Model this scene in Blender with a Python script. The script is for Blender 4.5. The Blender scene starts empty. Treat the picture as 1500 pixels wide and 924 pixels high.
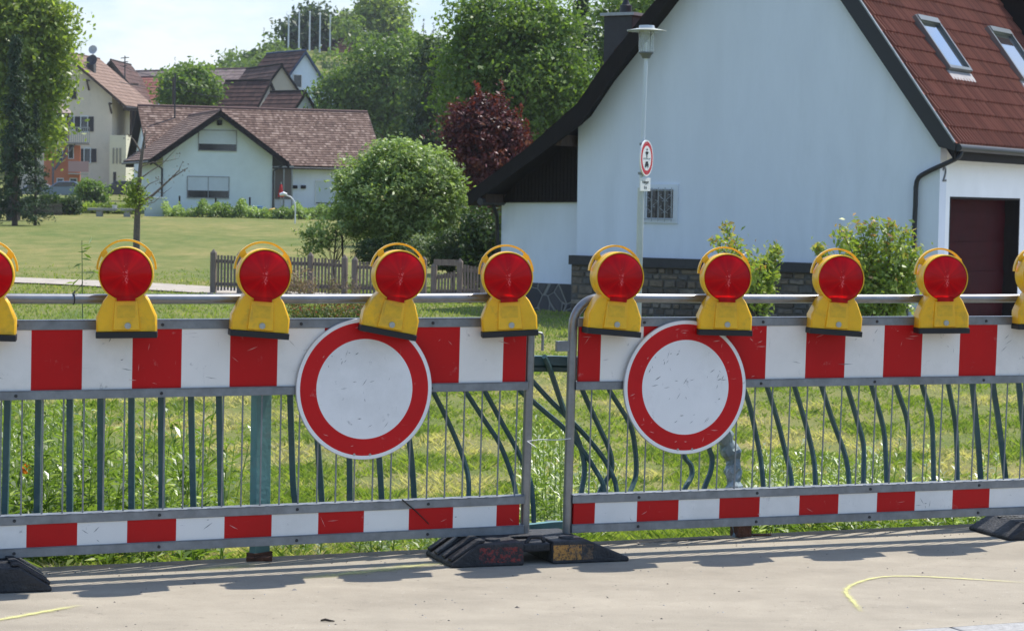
import bpy, math, random
import numpy as np
from mathutils import Vector, Matrix

# ------------------------------------------------------------------ camera, light, exposure
S = bpy.context.scene
COL = S.collection
EYE = 1.575
FPX, PITCH, ROLL = 3333.0, 0.0511, 0.0175        # measured from the photograph (50 mm lens on a crop sensor)
_f = Vector((0, math.cos(PITCH), -math.sin(PITCH)))
_u = Vector((0, math.sin(PITCH), math.cos(PITCH)))
_r = Vector((1, 0, 0))
cr = _r * math.cos(ROLL) + _u * math.sin(ROLL)
cu = -_r * math.sin(ROLL) + _u * math.cos(ROLL)
cam = bpy.data.cameras.new('camera')
camo = bpy.data.objects.new('camera', cam)
COL.objects.link(camo)
m = Matrix.Identity(4)
for i in range(3):
    m[i][0], m[i][1], m[i][2] = cr[i], cu[i], -_f[i]
m[0][3], m[1][3], m[2][3] = 0, 0, EYE
camo.matrix_world = m
cam.sensor_width = 36
cam.lens = FPX / 1500 * 36
cam.clip_start, cam.clip_end = 0.1, 3000
cam.dof.use_dof = True
cam.dof.focus_distance = 9.9
cam.dof.aperture_fstop = 15.0
S.camera = camo

SUN_EL, SUN_AZ = math.radians(59.5), math.radians(47)       # azimuth from +Y towards +X: behind the barrier, to the right
w = bpy.data.worlds.new('World'); S.world = w
w.use_nodes = True
nt = w.node_tree; nt.nodes.clear()
def N(nt, typ, **kw):
    n = nt.nodes.new(typ)
    for k, v in kw.items():
        if k.startswith('i_'): n.inputs[k[2:].replace('_', ' ')].default_value = v
        else: setattr(n, k, v)
    return n
wo = N(nt, 'ShaderNodeOutputWorld'); bg = N(nt, 'ShaderNodeBackground')
sky = N(nt, 'ShaderNodeTexSky', sky_type='NISHITA', sun_disc=False, sun_elevation=SUN_EL, sun_rotation=SUN_AZ,
        air_density=1.0, dust_density=.5, ozone_density=2.6, altitude=300)
tc = N(nt, 'ShaderNodeTexCoord'); mp = N(nt, 'ShaderNodeMapping')
mp.inputs['Scale'].default_value = (5.0, 3.0, 14.0)
mp.inputs['Location'].default_value = (3.3, 1.7, 0.4)
nz = N(nt, 'ShaderNodeTexNoise'); nz.inputs['Scale'].default_value = 1.3; nz.inputs['Detail'].default_value = 9; nz.inputs['Roughness'].default_value = .58
rp = N(nt, 'ShaderNodeValToRGB'); rp.color_ramp.elements[0].position = .44; rp.color_ramp.elements[1].position = .60
mx = N(nt, 'ShaderNodeMixRGB'); mx.inputs['Color2'].default_value = (4.1, 4.3, 4.45, 1)
ml = N(nt, 'ShaderNodeMath', operation='MULTIPLY'); ml.inputs[1].default_value = .8
sx0 = N(nt, 'ShaderNodeSeparateXYZ'); fr = N(nt, 'ShaderNodeMapRange'); fr.inputs['From Min'].default_value = .1; fr.inputs['From Max'].default_value = .75
mf = N(nt, 'ShaderNodeMath', operation='MULTIPLY')      # the clouds lie over the village; the sky behind the viewer is clear
nt.links.new(tc.outputs['Generated'], sx0.inputs[0]); nt.links.new(sx0.outputs['Y'], fr.inputs['Value'])
nt.links.new(tc.outputs['Generated'], mp.inputs['Vector']); nt.links.new(mp.outputs[0], nz.inputs['Vector'])
nt.links.new(nz.outputs['Fac'], rp.inputs[0]); nt.links.new(rp.outputs[0], ml.inputs[0]); nt.links.new(ml.outputs[0], mf.inputs[0]); nt.links.new(fr.outputs[0], mf.inputs[1]); nt.links.new(mf.outputs[0], mx.inputs['Fac'])
hz = N(nt, 'ShaderNodeMapRange'); hz.inputs['From Min'].default_value = .03; hz.inputs['From Max'].default_value = .38; hz.inputs['To Min'].default_value = .92; hz.inputs['To Max'].default_value = 0
hm = N(nt, 'ShaderNodeMixRGB'); hm.inputs['Color2'].default_value = (2.15, 2.75, 3.35, 1)      # pale band of thin haze low in the sky
nt.links.new(sx0.outputs['Z'], hz.inputs['Value']); nt.links.new(hz.outputs[0], hm.inputs['Fac']); nt.links.new(sky.outputs[0], hm.inputs['Color1'])
nt.links.new(hm.outputs[0], mx.inputs['Color1']); nt.links.new(mx.outputs[0], bg.inputs['Color'])
bg.inputs['Strength'].default_value = 0.15
nt.links.new(bg.outputs[0], wo.inputs[0])

sl = bpy.data.lights.new('sun', 'SUN'); so = bpy.data.objects.new('sun', sl); COL.objects.link(so)
sl.energy, sl.angle, sl.color = 3.45, math.radians(.53), (1.0, .96, .90)
sd = Vector((math.sin(SUN_AZ) * math.cos(SUN_EL), math.cos(SUN_AZ) * math.cos(SUN_EL), math.sin(SUN_EL)))
so.rotation_euler = sd.to_track_quat('Z', 'Y').to_euler()
so.location = (0, 20, 60)

S.view_settings.view_transform = 'Standard'; S.view_settings.look = 'None'
S.view_settings.gamma = 1; S.view_settings.use_curve_mapping = False
S.view_settings.exposure = 0.80
S.render.engine = 'CYCLES'
S.cycles.use_denoising = True
S.cycles.max_bounces = 6; S.cycles.diffuse_bounces = 3; S.cycles.glossy_bounces = 3
S.cycles.transmission_bounces = 5; S.cycles.transparent_max_bounces = 6
S.cycles.caustics_reflective = False; S.cycles.caustics_refractive = False
S.cycles.sample_clamp_indirect = 6

# ------------------------------------------------------------------ measuring helpers (photograph pixel -> place)
def ray(x, y):
    c, s = math.cos(ROLL), math.sin(ROLL)
    du, dv = x - 750, y - 462
    u, v = du * c + dv * s, -du * s + dv * c
    return _r * u + _f * FPX - _u * v
EYEV = Vector((0, 0, EYE))
def at(x, y, Y):
    d = ray(x, y); return EYEV + d * (Y / d.y)
class Frame:
    """a vertical plane through P0 with horizontal direction g; n points out of it (towards the viewer's side)"""
    def __init__(s, P0, deg):
        a = math.radians(deg)
        s.P0 = Vector(P0); s.g = Vector((math.cos(a), math.sin(a), 0)); s.n = Vector((math.sin(a), -math.cos(a), 0)); s.deg = deg
    def P(s, u, off, z):
        return Vector((s.P0.x, s.P0.y, 0)) + s.g * u + s.n * off + Vector((0, 0, z))
    def uz(s, x, y, off=0):
        d = ray(x, y); q = Vector((s.P0.x, s.P0.y, 0)) + s.n * off
        t = (q - EYEV).dot(s.n) / d.dot(s.n)
        h = EYEV + d * t
        return (h - q).dot(s.g), h.z

# ------------------------------------------------------------------ materials
_mats = {}
def mat(name, col, rough=.6, metal=0, var=0, vscale=8, bump=0, bscale=40, spec=.5, stretch=None, dirt=None, dscale=3, damt=.5, coat=0, perobj=False):
    if name in _mats: return _mats[name]
    m = bpy.data.materials.new(name); m.use_nodes = True; _mats[name] = m
    t = m.node_tree; b = t.nodes['Principled BSDF']
    b.inputs['Base Color'].default_value = (*col, 1); b.inputs['Roughness'].default_value = rough; b.inputs['Metallic'].default_value = metal
    b.inputs['Specular IOR Level'].default_value = spec
    b.inputs['Coat Weight'].default_value = coat; b.inputs['Coat Roughness'].default_value = .15
    geo = N(t, 'ShaderNodeTexCoord'); vec = geo.outputs['Object']
    if perobj:      # every copy of a thing carries its own wear
        oi_ = N(t, 'ShaderNodeObjectInfo'); sv = N(t, 'ShaderNodeVectorMath', operation='SCALE'); sv.inputs['Scale'].default_value = 7.0; av = N(t, 'ShaderNodeVectorMath', operation='ADD')
        t.links.new(oi_.outputs['Location'], sv.inputs[0]); t.links.new(vec, av.inputs[0]); t.links.new(sv.outputs[0], av.inputs[1]); vec = av.outputs[0]
    if stretch:
        mpn = N(t, 'ShaderNodeMapping'); mpn.inputs['Scale'].default_value = stretch
        t.links.new(vec, mpn.inputs[0]); vec = mpn.outputs[0]
    last = None
    if var:
        n1 = N(t, 'ShaderNodeTexNoise', i_Scale=vscale, i_Detail=6.0, i_Roughness=.65); t.links.new(vec, n1.inputs['Vector'])
        r1 = N(t, 'ShaderNodeMapRange'); r1.inputs['From Min'].default_value = .3; r1.inputs['From Max'].default_value = .7
        r1.inputs['To Min'].default_value = 1 - var; r1.inputs['To Max'].default_value = 1 + var
        t.links.new(n1.outputs['Fac'], r1.inputs['Value'])
        mm = N(t, 'ShaderNodeMixRGB', blend_type='MULTIPLY'); mm.inputs['Fac'].default_value = 1; mm.inputs['Color1'].default_value = (*col, 1)
        t.links.new(r1.outputs[0], mm.inputs['Color2']); last = mm.outputs[0]
    if dirt:
        n2 = N(t, 'ShaderNodeTexNoise', i_Scale=dscale, i_Detail=8.0, i_Roughness=.7); t.links.new(vec, n2.inputs['Vector'])
        r2 = N(t, 'ShaderNodeMapRange'); r2.inputs['From Min'].default_value = .52; r2.inputs['From Max'].default_value = .72; r2.inputs['To Max'].default_value = damt
        t.links.new(n2.outputs['Fac'], r2.inputs['Value'])
        m2 = N(t, 'ShaderNodeMixRGB'); t.links.new(r2.outputs[0], m2.inputs['Fac'])
        if last: t.links.new(last, m2.inputs['Color1'])
        else: m2.inputs['Color1'].default_value = (*col, 1)
        m2.inputs['Color2'].default_value = (*dirt, 1); last = m2.outputs[0]
    if last: t.links.new(last, b.inputs['Base Color'])
    if bump:
        n3 = N(t, 'ShaderNodeTexNoise', i_Scale=bscale, i_Detail=4.0); t.links.new(vec, n3.inputs['Vector'])
        bp = N(t, 'ShaderNodeBump'); bp.inputs['Strength'].default_value = bump; bp.inputs['Distance'].default_value = .02
        t.links.new(n3.outputs['Fac'], bp.inputs['Height']); t.links.new(bp.outputs[0], b.inputs['Normal'])
    return m
def nodes_of(m): return m.node_tree, m.node_tree.nodes['Principled BSDF']

def rnd_mat(name, cols, rough=.6, trans=0, spec=.3, sheen=0):
    """colour picked per leaf / blade / tile from the face attribute 'rnd'"""
    if name in _mats: return _mats[name]
    m = bpy.data.materials.new(name); m.use_nodes = True; _mats[name] = m
    t, b = nodes_of(m)
    a = N(t, 'ShaderNodeAttribute'); a.attribute_name = 'rnd'
    cr_ = N(t, 'ShaderNodeValToRGB'); el = cr_.color_ramp.elements
    for i, c in enumerate(cols):
        e = el[i] if i < 2 else el.new(1)
        e.color = (*c, 1)
    for i, c in enumerate(cols): el[i].position = i / (len(cols) - 1)
    for i, c in enumerate(cols): el[i].color = (*c, 1)
    t.links.new(a.outputs['Fac'], cr_.inputs[0]); t.links.new(cr_.outputs[0], b.inputs['Base Color'])
    b.inputs['Roughness'].default_value = rough; b.inputs['Specular IOR Level'].default_value = spec
    if trans:
        tr = N(t, 'ShaderNodeBsdfTranslucent'); ms = N(t, 'ShaderNodeMixShader'); ms.inputs[0].default_value = trans
        br = N(t, 'ShaderNodeMixRGB', blend_type='MULTIPLY'); br.inputs['Fac'].default_value = 1; br.inputs['Color2'].default_value = (1.3, 1.45, .6, 1)
        t.links.new(cr_.outputs[0], br.inputs['Color1']); t.links.new(br.outputs[0], tr.inputs['Color'])
        t.links.new(b.outputs[0], ms.inputs[1]); t.links.new(tr.outputs[0], ms.inputs[2])
        t.links.new(ms.outputs[0], t.nodes['Material Output'].inputs['Surface'])
    return m

# ------------------------------------------------------------------ object helpers
def tag(o, label, cat=None, group=None, kind=None):
    if label: o['label'] = label
    if cat: o['category'] = cat
    if group: o['group'] = group
    if kind: o['kind'] = kind
    return o
ORG = {}
def thing(name, label, cat, loc=(0, 0, 0), group=None, rotz=0):
    o = bpy.data.objects.new(name, None); COL.objects.link(o)
    o.empty_display_size = .2
    o.location = loc; o.rotation_euler = (0, 0, rotz); tag(o, label, cat, group)
    ORG[o.name] = Vector(loc); return o
def copy_tree(o, parent=None):
    c = o.copy(); COL.objects.link(c); c.parent = parent
    for ch in list(o.children): copy_tree(ch, c)
    return c
def link(name, me, mats, parent=None, origin=None):
    for mt in (mats if isinstance(mats, (list, tuple)) else [mats]): me.materials.append(mt)
    o = bpy.data.objects.new(name, me); COL.objects.link(o)
    if parent is not None:
        o.parent = parent; ORG[o.name] = ORG[parent.name]
    else:
        ORG[o.name] = Vector(origin) if origin is not None else Vector((0, 0, 0))
        if origin is not None: o.location = origin
    return o

class MB:
    def __init__(s): s.v, s.f, s.m = [], [], []
    def add(s, vs, fs, mi=0):
        b = len(s.v); s.v += [Vector(x) for x in vs]
        s.f += [tuple(b + i for i in f) for f in fs]; s.m += [mi] * len(fs); return s
    def hexa(s, p, mi=0):   # p: 8 points, bottom 4 then top 4 (same winding)
        return s.add(p, [(3, 2, 1, 0), (4, 5, 6, 7), (0, 1, 5, 4), (1, 2, 6, 5), (2, 3, 7, 6), (3, 0, 4, 7)], mi)
    def box(s, c, d, mi=0, R=None):
        c = Vector(c); x, y, z = d[0] / 2, d[1] / 2, d[2] / 2
        p = [Vector(q) for q in ((-x, -y, -z), (x, -y, -z), (x, y, -z), (-x, y, -z), (-x, -y, z), (x, -y, z), (x, y, z), (-x, y, z))]
        if R is not None: p = [R @ q for q in p]
        return s.hexa([c + q for q in p], mi)
    def fbox(s, F, u0, u1, o0, o1, z0, z1, mi=0):   # box in a Frame
        P = F.P
        return s.hexa([P(u0, o1, z0), P(u1, o1, z0), P(u1, o0, z0), P(u0, o0, z0), P(u0, o1, z1), P(u1, o1, z1), P(u1, o0, z1), P(u0, o0, z1)], mi)
    def prism(s, poly, d, mi=0, side_mi=None):   # poly: list of 3D points (planar, any), extruded by vector d
        n = len(poly); d = Vector(d); a = [Vector(q) for q in poly]; b = [q + d for q in a]
        s.add(a + b, [tuple(range(n))[::-1], tuple(range(n, 2 * n))], mi)
        base = len(s.v) - 2 * n
        for i in range(n):
            j = (i + 1) % n
            s.f.append((base + i, base + j, base + n + j, base + n + i)); s.m.append(mi if side_mi is None else side_mi)
        return s
    def tube(s, path, r, seg=10, mi=0, cap=True, squash=None):
        path = [Vector(p) for p in path]; n = len(path); rs = r if isinstance(r, (list, tuple)) else [r] * n
        rings = []; prev = None
        for i, p in enumerate(path):
            t = (path[min(i + 1, n - 1)] - path[max(i - 1, 0)]).normalized()
            if prev is None:
                ref = Vector((0, 0, 1)) if abs(t.z) < .9 else Vector((1, 0, 0))
                a = t.cross(ref).normalized()
            else: a = (prev - t * prev.dot(t)).normalized()
            prev = a; b = t.cross(a)
            k = 1 / max(.5, math.cos(math.pi / seg)) if seg == 4 else 1
            rings.append([p + (a * math.cos(q) + b * math.sin(q)) * rs[i] * k for q in [2 * math.pi * (j + .5) / seg for j in range(seg)]])
        base = len(s.v)
        for rg in rings: s.v += rg
        for i in range(n - 1):
            for j in range(seg):
                k = (j + 1) % seg
                s.f.append((base + i * seg + j, base + i * seg + k, base + (i + 1) * seg + k, base + (i + 1) * seg + j)); s.m.append(mi)
        if cap:
            s.f.append(tuple(base + j for j in range(seg))[::-1]); s.f.append(tuple(base + (n - 1) * seg + j for j in range(seg))); s.m += [mi, mi]
        return s
    def lathe(s, prof, c, ax, seg=32, mi=0, mis=None):   # prof: [(r, h)], axis ax through c
        c = Vector(c); ax = Vector(ax).normalized(); ref = Vector((0, 0, 1)) if abs(ax.z) < .9 else Vector((1, 0, 0))
        a = ax.cross(ref).normalized(); b = ax.cross(a); base = len(s.v)
        for r, h in prof:
            s.v += [c + ax * h + (a * math.cos(2 * math.pi * j / seg) + b * math.sin(2 * math.pi * j / seg)) * max(r, 1e-5) for j in range(seg)]
        for i in range(len(prof) - 1):
            for j in range(seg):
                k = (j + 1) % seg
                s.f.append((base + i * seg + j, base + i * seg + k, base + (i + 1) * seg + k, base + (i + 1) * seg + j)); s.m.append(mis[i] if mis else mi)
        return s
    def build(s, name, mats, parent=None, smooth=False, bevel=0, origin=None, local=False, label=None):
        me = bpy.data.meshes.new(name)
        o0 = Vector((0, 0, 0))
        if not local:
            if parent is not None: o0 = ORG[parent.name]
            elif origin is not None: o0 = Vector(origin)
        me.from_pydata([tuple(v - o0) for v in s.v], [], s.f)
        me.polygons.foreach_set('material_index', s.m)
        import bmesh
        bm = bmesh.new(); bm.from_mesh(me); bmesh.ops.recalc_face_normals(bm, faces=bm.faces); bm.to_mesh(me); bm.free()
        if smooth:
            me.polygons.foreach_set('use_smooth', [True] * len(me.polygons))
            me.set_sharp_from_angle(angle=math.radians(38))
        o = link(name, me, mats, parent, origin)
        if bevel:
            bv = o.modifiers.new('bevel', 'BEVEL'); bv.width = bevel; bv.segments = 2; bv.limit_method = 'ANGLE'
        if label: o['label'] = label
        return o

def quads_mesh(name, V, rnd, mats, parent=None, origin=None, k=4, smooth=False):
    """V: (n, k, 3) world points of n separate k-gons; rnd: (n,) face attribute"""
    n = len(V); o0 = ORG[parent.name] if parent is not None else (Vector(origin) if origin is not None else Vector((0, 0, 0)))
    V = (V - np.array(o0)).reshape(-1, 3).astype(np.float32)
    me = bpy.data.meshes.new(name)
    me.vertices.add(n * k); me.vertices.foreach_set('co', V.ravel())
    me.loops.add(n * k); me.loops.foreach_set('vertex_index', np.arange(n * k, dtype=np.int32))
    me.polygons.add(n); me.polygons.foreach_set('loop_start', np.arange(0, n * k, k, dtype=np.int32))
    me.update(calc_edges=True)
    at_ = me.attributes.new('rnd', 'FLOAT', 'FACE'); at_.data.foreach_set('value', np.asarray(rnd, np.float32))
    return link(name, me, mats, parent, origin)

def unit(a): return a / (np.linalg.norm(a, axis=-1, keepdims=True) + 1e-9)
def leaf_quads(C, size, rng, up=.4, asp=.5, out=None, hang=0):
    """rhombic leaves: C (n,3) centres; orientation random, biased up / outward"""
    n = len(C)
    nr = rng.normal(size=(n, 3)) * .8; nr[:, 2] += up
    if out is not None: nr += out * .6
    nr = unit(nr)
    t = rng.normal(size=(n, 3)); t[:, 2] -= hang; t = unit(t - nr * (t * nr).sum(1, keepdims=True)); b = np.cross(nr, t)
    s = (size * rng.uniform(.65, 1.35, n))[:, None]
    return np.stack([C + t * s * .5, C + b * s * asp * .5 + nr * s * .08, C - t * s * .5, C - b * s * asp * .5 + nr * s * .08], 1)
# ------------------------------------------------------------------ terrain, pavement, path
def smooth(a, b, x):
    t = np.clip((np.asarray(x, float) - a) / (b - a), 0, 1); return t * t * (3 - 2 * t)
_PY = np.array([-60, 9.2, 10.2, 12, 15, 20, 25, 32, 40, 55, 70, 100, 125, 135, 150, 180, 210, 3000.])
_PZ = np.array([-.3, -.05, -.06, -.30, -.62, -.84, -.80, -.60, -.50, -.48, -.28, .08, .30, .5, .75, 1.2, 1.45, 3.0])
def ground_z(X, Y):
    X = np.asarray(X, float); Y = np.asarray(Y, float)
    Ye = Y - .42 * X * (1 - smooth(12, 24, Y))
    z = np.interp(Ye, _PY, _PZ)
    z = z + .05 * np.sin(X * .9 + Y * .35) * smooth(13, 18, Y) * (1 - smooth(24, 30, Y))
    # keep the right house's plot level
    lev = smooth(-3, 1, X) * smooth(30, 36, Y)
    z = z * (1 - lev) + lev * (-.5 + .0 * Y)
    # wooded hill behind the village
    h = (16.2 * np.exp(-((X + 14) / 60.) ** 2) + 5 * np.exp(-((X + 22) / 9.) ** 2)) * smooth(225, 300, Y)
    return z + h
def gz(x, y): return float(ground_z(x, y))
def gpx(x, y, z=0.0):
    d = ray(x, y); return EYEV + d * ((z - EYE) / d.z)
def on_ground(x, y):
    """first hit of the pixel's ray with the terrain"""
    d = ray(x, y); d = d / d.y; prev = 9.5
    for Y in np.concatenate([np.arange(10.5, 60, .25), np.arange(60, 400, 1.0)]):
        P = EYEV + d * Y
        if P.z < gz(P.x, P.y): return Vector((P.x, P.y, gz(P.x, P.y)))
    return EYEV + d * 400

RAIL = Frame((-1.068, 9.797, 0), 22.96)          # line of the bridge railing
def grid_mesh(name, xs, ys, zf, mats, kind='structure'):
    X, Y = np.meshgrid(xs, ys); Z = zf(X, Y); nx, ny = len(xs), len(ys)
    me = bpy.data.meshes.new(name); V = np.stack([X, Y, Z], -1).reshape(-1, 3)
    i = np.arange(nx * ny).reshape(ny, nx)
    Fq = np.stack([i[:-1, :-1], i[:-1, 1:], i[1:, 1:], i[1:, :-1]], -1).reshape(-1, 4)
    me.vertices.add(len(V)); me.vertices.foreach_set('co', V.astype(np.float32).ravel())
    me.loops.add(Fq.size); me.loops.foreach_set('vertex_index', Fq.astype(np.int32).ravel())
    me.polygons.add(len(Fq)); me.polygons.foreach_set('loop_start', np.arange(0, Fq.size, 4, dtype=np.int32))
    me.update(calc_edges=True); me.polygons.foreach_set('use_smooth', [True] * len(Fq))
    o = link(name, me, mats); o['kind'] = kind; return o

def lawn_material():
    m = bpy.data.materials.new('lawn'); m.use_nodes = True; t, b = nodes_of(m)
    co = N(t, 'ShaderNodeTexCoord')
    def noise(sc, det=6, rough=.6, st=None):
        v = co.outputs['Object']
        if st:
            mp_ = N(t, 'ShaderNodeMapping'); mp_.inputs['Scale'].default_value = st; t.links.new(v, mp_.inputs[0]); v = mp_.outputs[0]
        n = N(t, 'ShaderNodeTexNoise', i_Scale=sc, i_Detail=float(det), i_Roughness=rough); t.links.new(v, n.inputs['Vector']); return n.outputs['Fac']
    def ramp(fac, stops):
        r = N(t, 'ShaderNodeValToRGB'); el = r.color_ramp.elements
        while len(el) < len(stops): el.new(1)
        for e, (p, c) in zip(el, stops): e.position = p; e.color = (*c, 1)
        t.links.new(fac, r.inputs[0]); return r.outputs[0]
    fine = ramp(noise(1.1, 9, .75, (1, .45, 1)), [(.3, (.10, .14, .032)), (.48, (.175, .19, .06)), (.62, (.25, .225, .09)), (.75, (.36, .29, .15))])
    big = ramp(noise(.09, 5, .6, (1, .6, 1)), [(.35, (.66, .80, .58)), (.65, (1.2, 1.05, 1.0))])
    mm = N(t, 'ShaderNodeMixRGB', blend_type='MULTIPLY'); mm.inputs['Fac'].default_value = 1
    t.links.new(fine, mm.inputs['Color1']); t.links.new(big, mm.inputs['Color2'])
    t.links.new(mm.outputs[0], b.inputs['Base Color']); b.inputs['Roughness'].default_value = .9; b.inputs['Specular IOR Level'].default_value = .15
    bp = N(t, 'ShaderNodeBump'); bp.inputs['Strength'].default_value = .8; bp.inputs['Distance'].default_value = .08
    t.links.new(noise(9, 4, .7), bp.inputs['Height']); t.links.new(bp.outputs[0], b.inputs['Normal'])
    return m
xs = np.unique(np.concatenate([np.arange(-12, 16, .5), np.linspace(-900, -12, 60), np.linspace(16, 900, 60)]))
ys = np.unique(np.concatenate([np.arange(8.5, 34, .5), np.arange(34, 130, 3), np.arange(130, 330, 6), np.linspace(330, 1500, 30), [-40, -10, 4]]))
def terrain(X, Y):
    off = (X - RAIL.P0.x) * RAIL.n.x + (Y - RAIL.P0.y) * RAIL.n.y
    return np.where(off > -.35, -.35, ground_z(X, Y))
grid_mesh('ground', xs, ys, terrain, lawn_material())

def concrete():
    m = mat('pavement_concrete', (.35, .305, .235), rough=.9, spec=.2)
    t, b = nodes_of(m); co = N(t, 'ShaderNodeTexCoord')
    def nn(sc, det=8., r=.65, st=None):
        v = co.outputs['Object']
        if st:
            mp_ = N(t, 'ShaderNodeMapping'); mp_.inputs['Scale'].default_value = st; mp_.inputs['Rotation'].default_value = (0, 0, math.radians(-23)); t.links.new(v, mp_.inputs[0]); v = mp_.outputs[0]
        n = N(t, 'ShaderNodeTexNoise', i_Scale=sc, i_Detail=det, i_Roughness=r); t.links.new(v, n.inputs['Vector']); return n.outputs['Fac']
    def rr(f, a, b_, lo, hi):
        q = N(t, 'ShaderNodeMapRange'); q.inputs['From Min'].default_value = a; q.inputs['From Max'].default_value = b_; q.inputs['To Min'].default_value = lo; q.inputs['To Max'].default_value = hi
        t.links.new(f, q.inputs['Value']); return q.outputs[0]
    cur = None
    for f in (rr(nn(1.6, st=(.6, 1.6, 1)), .3, .7, .84, 1.12), rr(nn(6), .3, .7, .92, 1.07), rr(nn(220, 3., .6), .35, .7, .80, 1.16), rr(nn(26, 4., .7), .62, .68, 1, .70), rr(nn(2.3, 9., .75), .60, .70, 1, .82), rr(nn(1.1, 3., .5, (.12, 1.1, 1)), .60, .62, 1, .93)):
        q = N(t, 'ShaderNodeMixRGB', blend_type='MULTIPLY'); q.inputs['Fac'].default_value = 1
        if cur is None: q.inputs['Color1'].default_value = (.35, .305, .235, 1)
        else: t.links.new(cur, q.inputs['Color1'])
        t.links.new(f, q.inputs['Color2']); cur = q.outputs[0]
    v = N(t, 'ShaderNodeTexVoronoi', i_Scale=32.0); t.links.new(co.outputs['Object'], v.inputs['Vector'])
    sp = rr(v.outputs['Distance'], .08, .13, .45, 0)                    # pale grit
    gate = N(t, 'ShaderNodeMath', operation='MULTIPLY'); t.links.new(sp, gate.inputs[0]); t.links.new(rr(nn(3), .5, .6, 0, 1), gate.inputs[1])
    q = N(t, 'ShaderNodeMixRGB'); t.links.new(gate.outputs[0], q.inputs['Fac']); t.links.new(cur, q.inputs['Color1']); q.inputs['Color2'].default_value = (.62, .58, .52, 1)
    t.links.new(q.outputs[0], b.inputs['Base Color'])
    bp = N(t, 'ShaderNodeBump'); bp.inputs['Strength'].default_value = .35; bp.inputs['Distance'].default_value = .004
    t.links.new(nn(90, 4.), bp.inputs['Height']); t.links.new(bp.outputs[0], b.inputs['Normal'])
    return m
MCON = concrete()
b = MB()
KERB = 2.40                                       # distance from railing to kerb
b.fbox(RAIL, -14, 14, .06, KERB - .12, -.5, 0)
o = b.build('pavement', MCON); o['kind'] = 'structure'
b = MB(); u = -14.0
while u < 14:
    b.fbox(RAIL, u + .004, u + .996, KERB - .116, KERB + .03, -.5, .002); u += 1.0
o = b.build('kerb', mat('kerb_stone', (.33, .32, .30), rough=.85, var=.25, vscale=30, bump=.3, bscale=80), bevel=.008); o['kind'] = 'structure'
b = MB(); b.fbox(RAIL, -60, 60, KERB + .032, KERB + 9, -.6, -.12)
o = b.build('road', mat('asphalt', (.055, .055, .058), rough=.9, var=.25, vscale=60, bump=.4, bscale=120)); o['kind'] = 'structure'
b = MB(); b.fbox(RAIL, -14, 14, -.12, .058, -.4, -.012)
o = b.build('edge_beam_shade', mat('edge_steel_shade', (.028, .032, .034), rough=.95, var=.3, vscale=12, spec=.05, dirt=(.06, .045, .035))); o['kind'] = 'structure'  # beam widened and darkened: the railing's shadow is in its colour

# path across the meadow in front of the picket fence
pc = [gpx(-200, 402, -.49), gpx(0, 411, -.49), gpx(150, 417, -.49), gpx(300, 426, -.49), gpx(450, 434, -.49), gpx(600, 438.5, -.49), gpx(760, 441, -.49)]
b = MB()
def catmull(P, n=8):
    P = [Vector(p) for p in P]; out = []
    for i in range(len(P) - 1):
        p0, p1, p2, p3 = P[max(i - 1, 0)], P[i], P[i + 1], P[min(i + 2, len(P) - 1)]
        for k in range(n):
            t = k / n
            out.append(.5 * ((2 * p1) + (p2 - p0) * t + (2 * p0 - 5 * p1 + 4 * p2 - p3) * t * t + (3 * p1 - p0 - 3 * p2 + p3) * t ** 3))
    return out + [P[-1]]
cl = catmull(pc); vs = []
for i, p in enumerate(cl):
    t = (cl[min(i + 1, len(cl) - 1)] - cl[max(i - 1, 0)]).normalized(); nrm = Vector((-t.y, t.x, 0))
    for k in (-1.15, 1.15):
        q = p + nrm * k; vs.append((q.x, q.y, gz(q.x, q.y) + .03))
b.add(vs, [(2 * i, 2 * i + 1, 2 * i + 3, 2 * i + 2) for i in range(len(cl) - 1)])
o = b.build('path', mat('gravel_path', (.38, .33, .27), rough=.95, var=.2, vscale=3, bump=.3)); o['kind'] = 'structure'

# sprayed yellow survey marks on the pavement
def spray():
    m = bpy.data.materials.new('yellow_spray'); m.use_nodes = True; t, b_ = nodes_of(m)
    b_.inputs['Base Color'].default_value = (.68, .65, .24, 1); b_.inputs['Roughness'].default_value = .8
    a = N(t, 'ShaderNodeAttribute'); a.attribute_name = 'fade'
    n = N(t, 'ShaderNodeTexNoise', i_Scale=70.0, i_Detail=5.0); co = N(t, 'ShaderNodeTexCoord'); t.links.new(co.outputs['Object'], n.inputs['Vector'])
    q = N(t, 'ShaderNodeMapRange'); q.inputs['From Min'].default_value = .12; q.inputs['From Max'].default_value = .5
    t.links.new(n.outputs['Fac'], q.inputs['Value'])
    mu = N(t, 'ShaderNodeMath', operation='MULTIPLY'); t.links.new(a.outputs['Fac'], mu.inputs[0]); t.links.new(q.outputs[0], mu.inputs[1])
    t.links.new(mu.outputs[0], b_.inputs['Alpha']); return m
MSP = spray()
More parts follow.
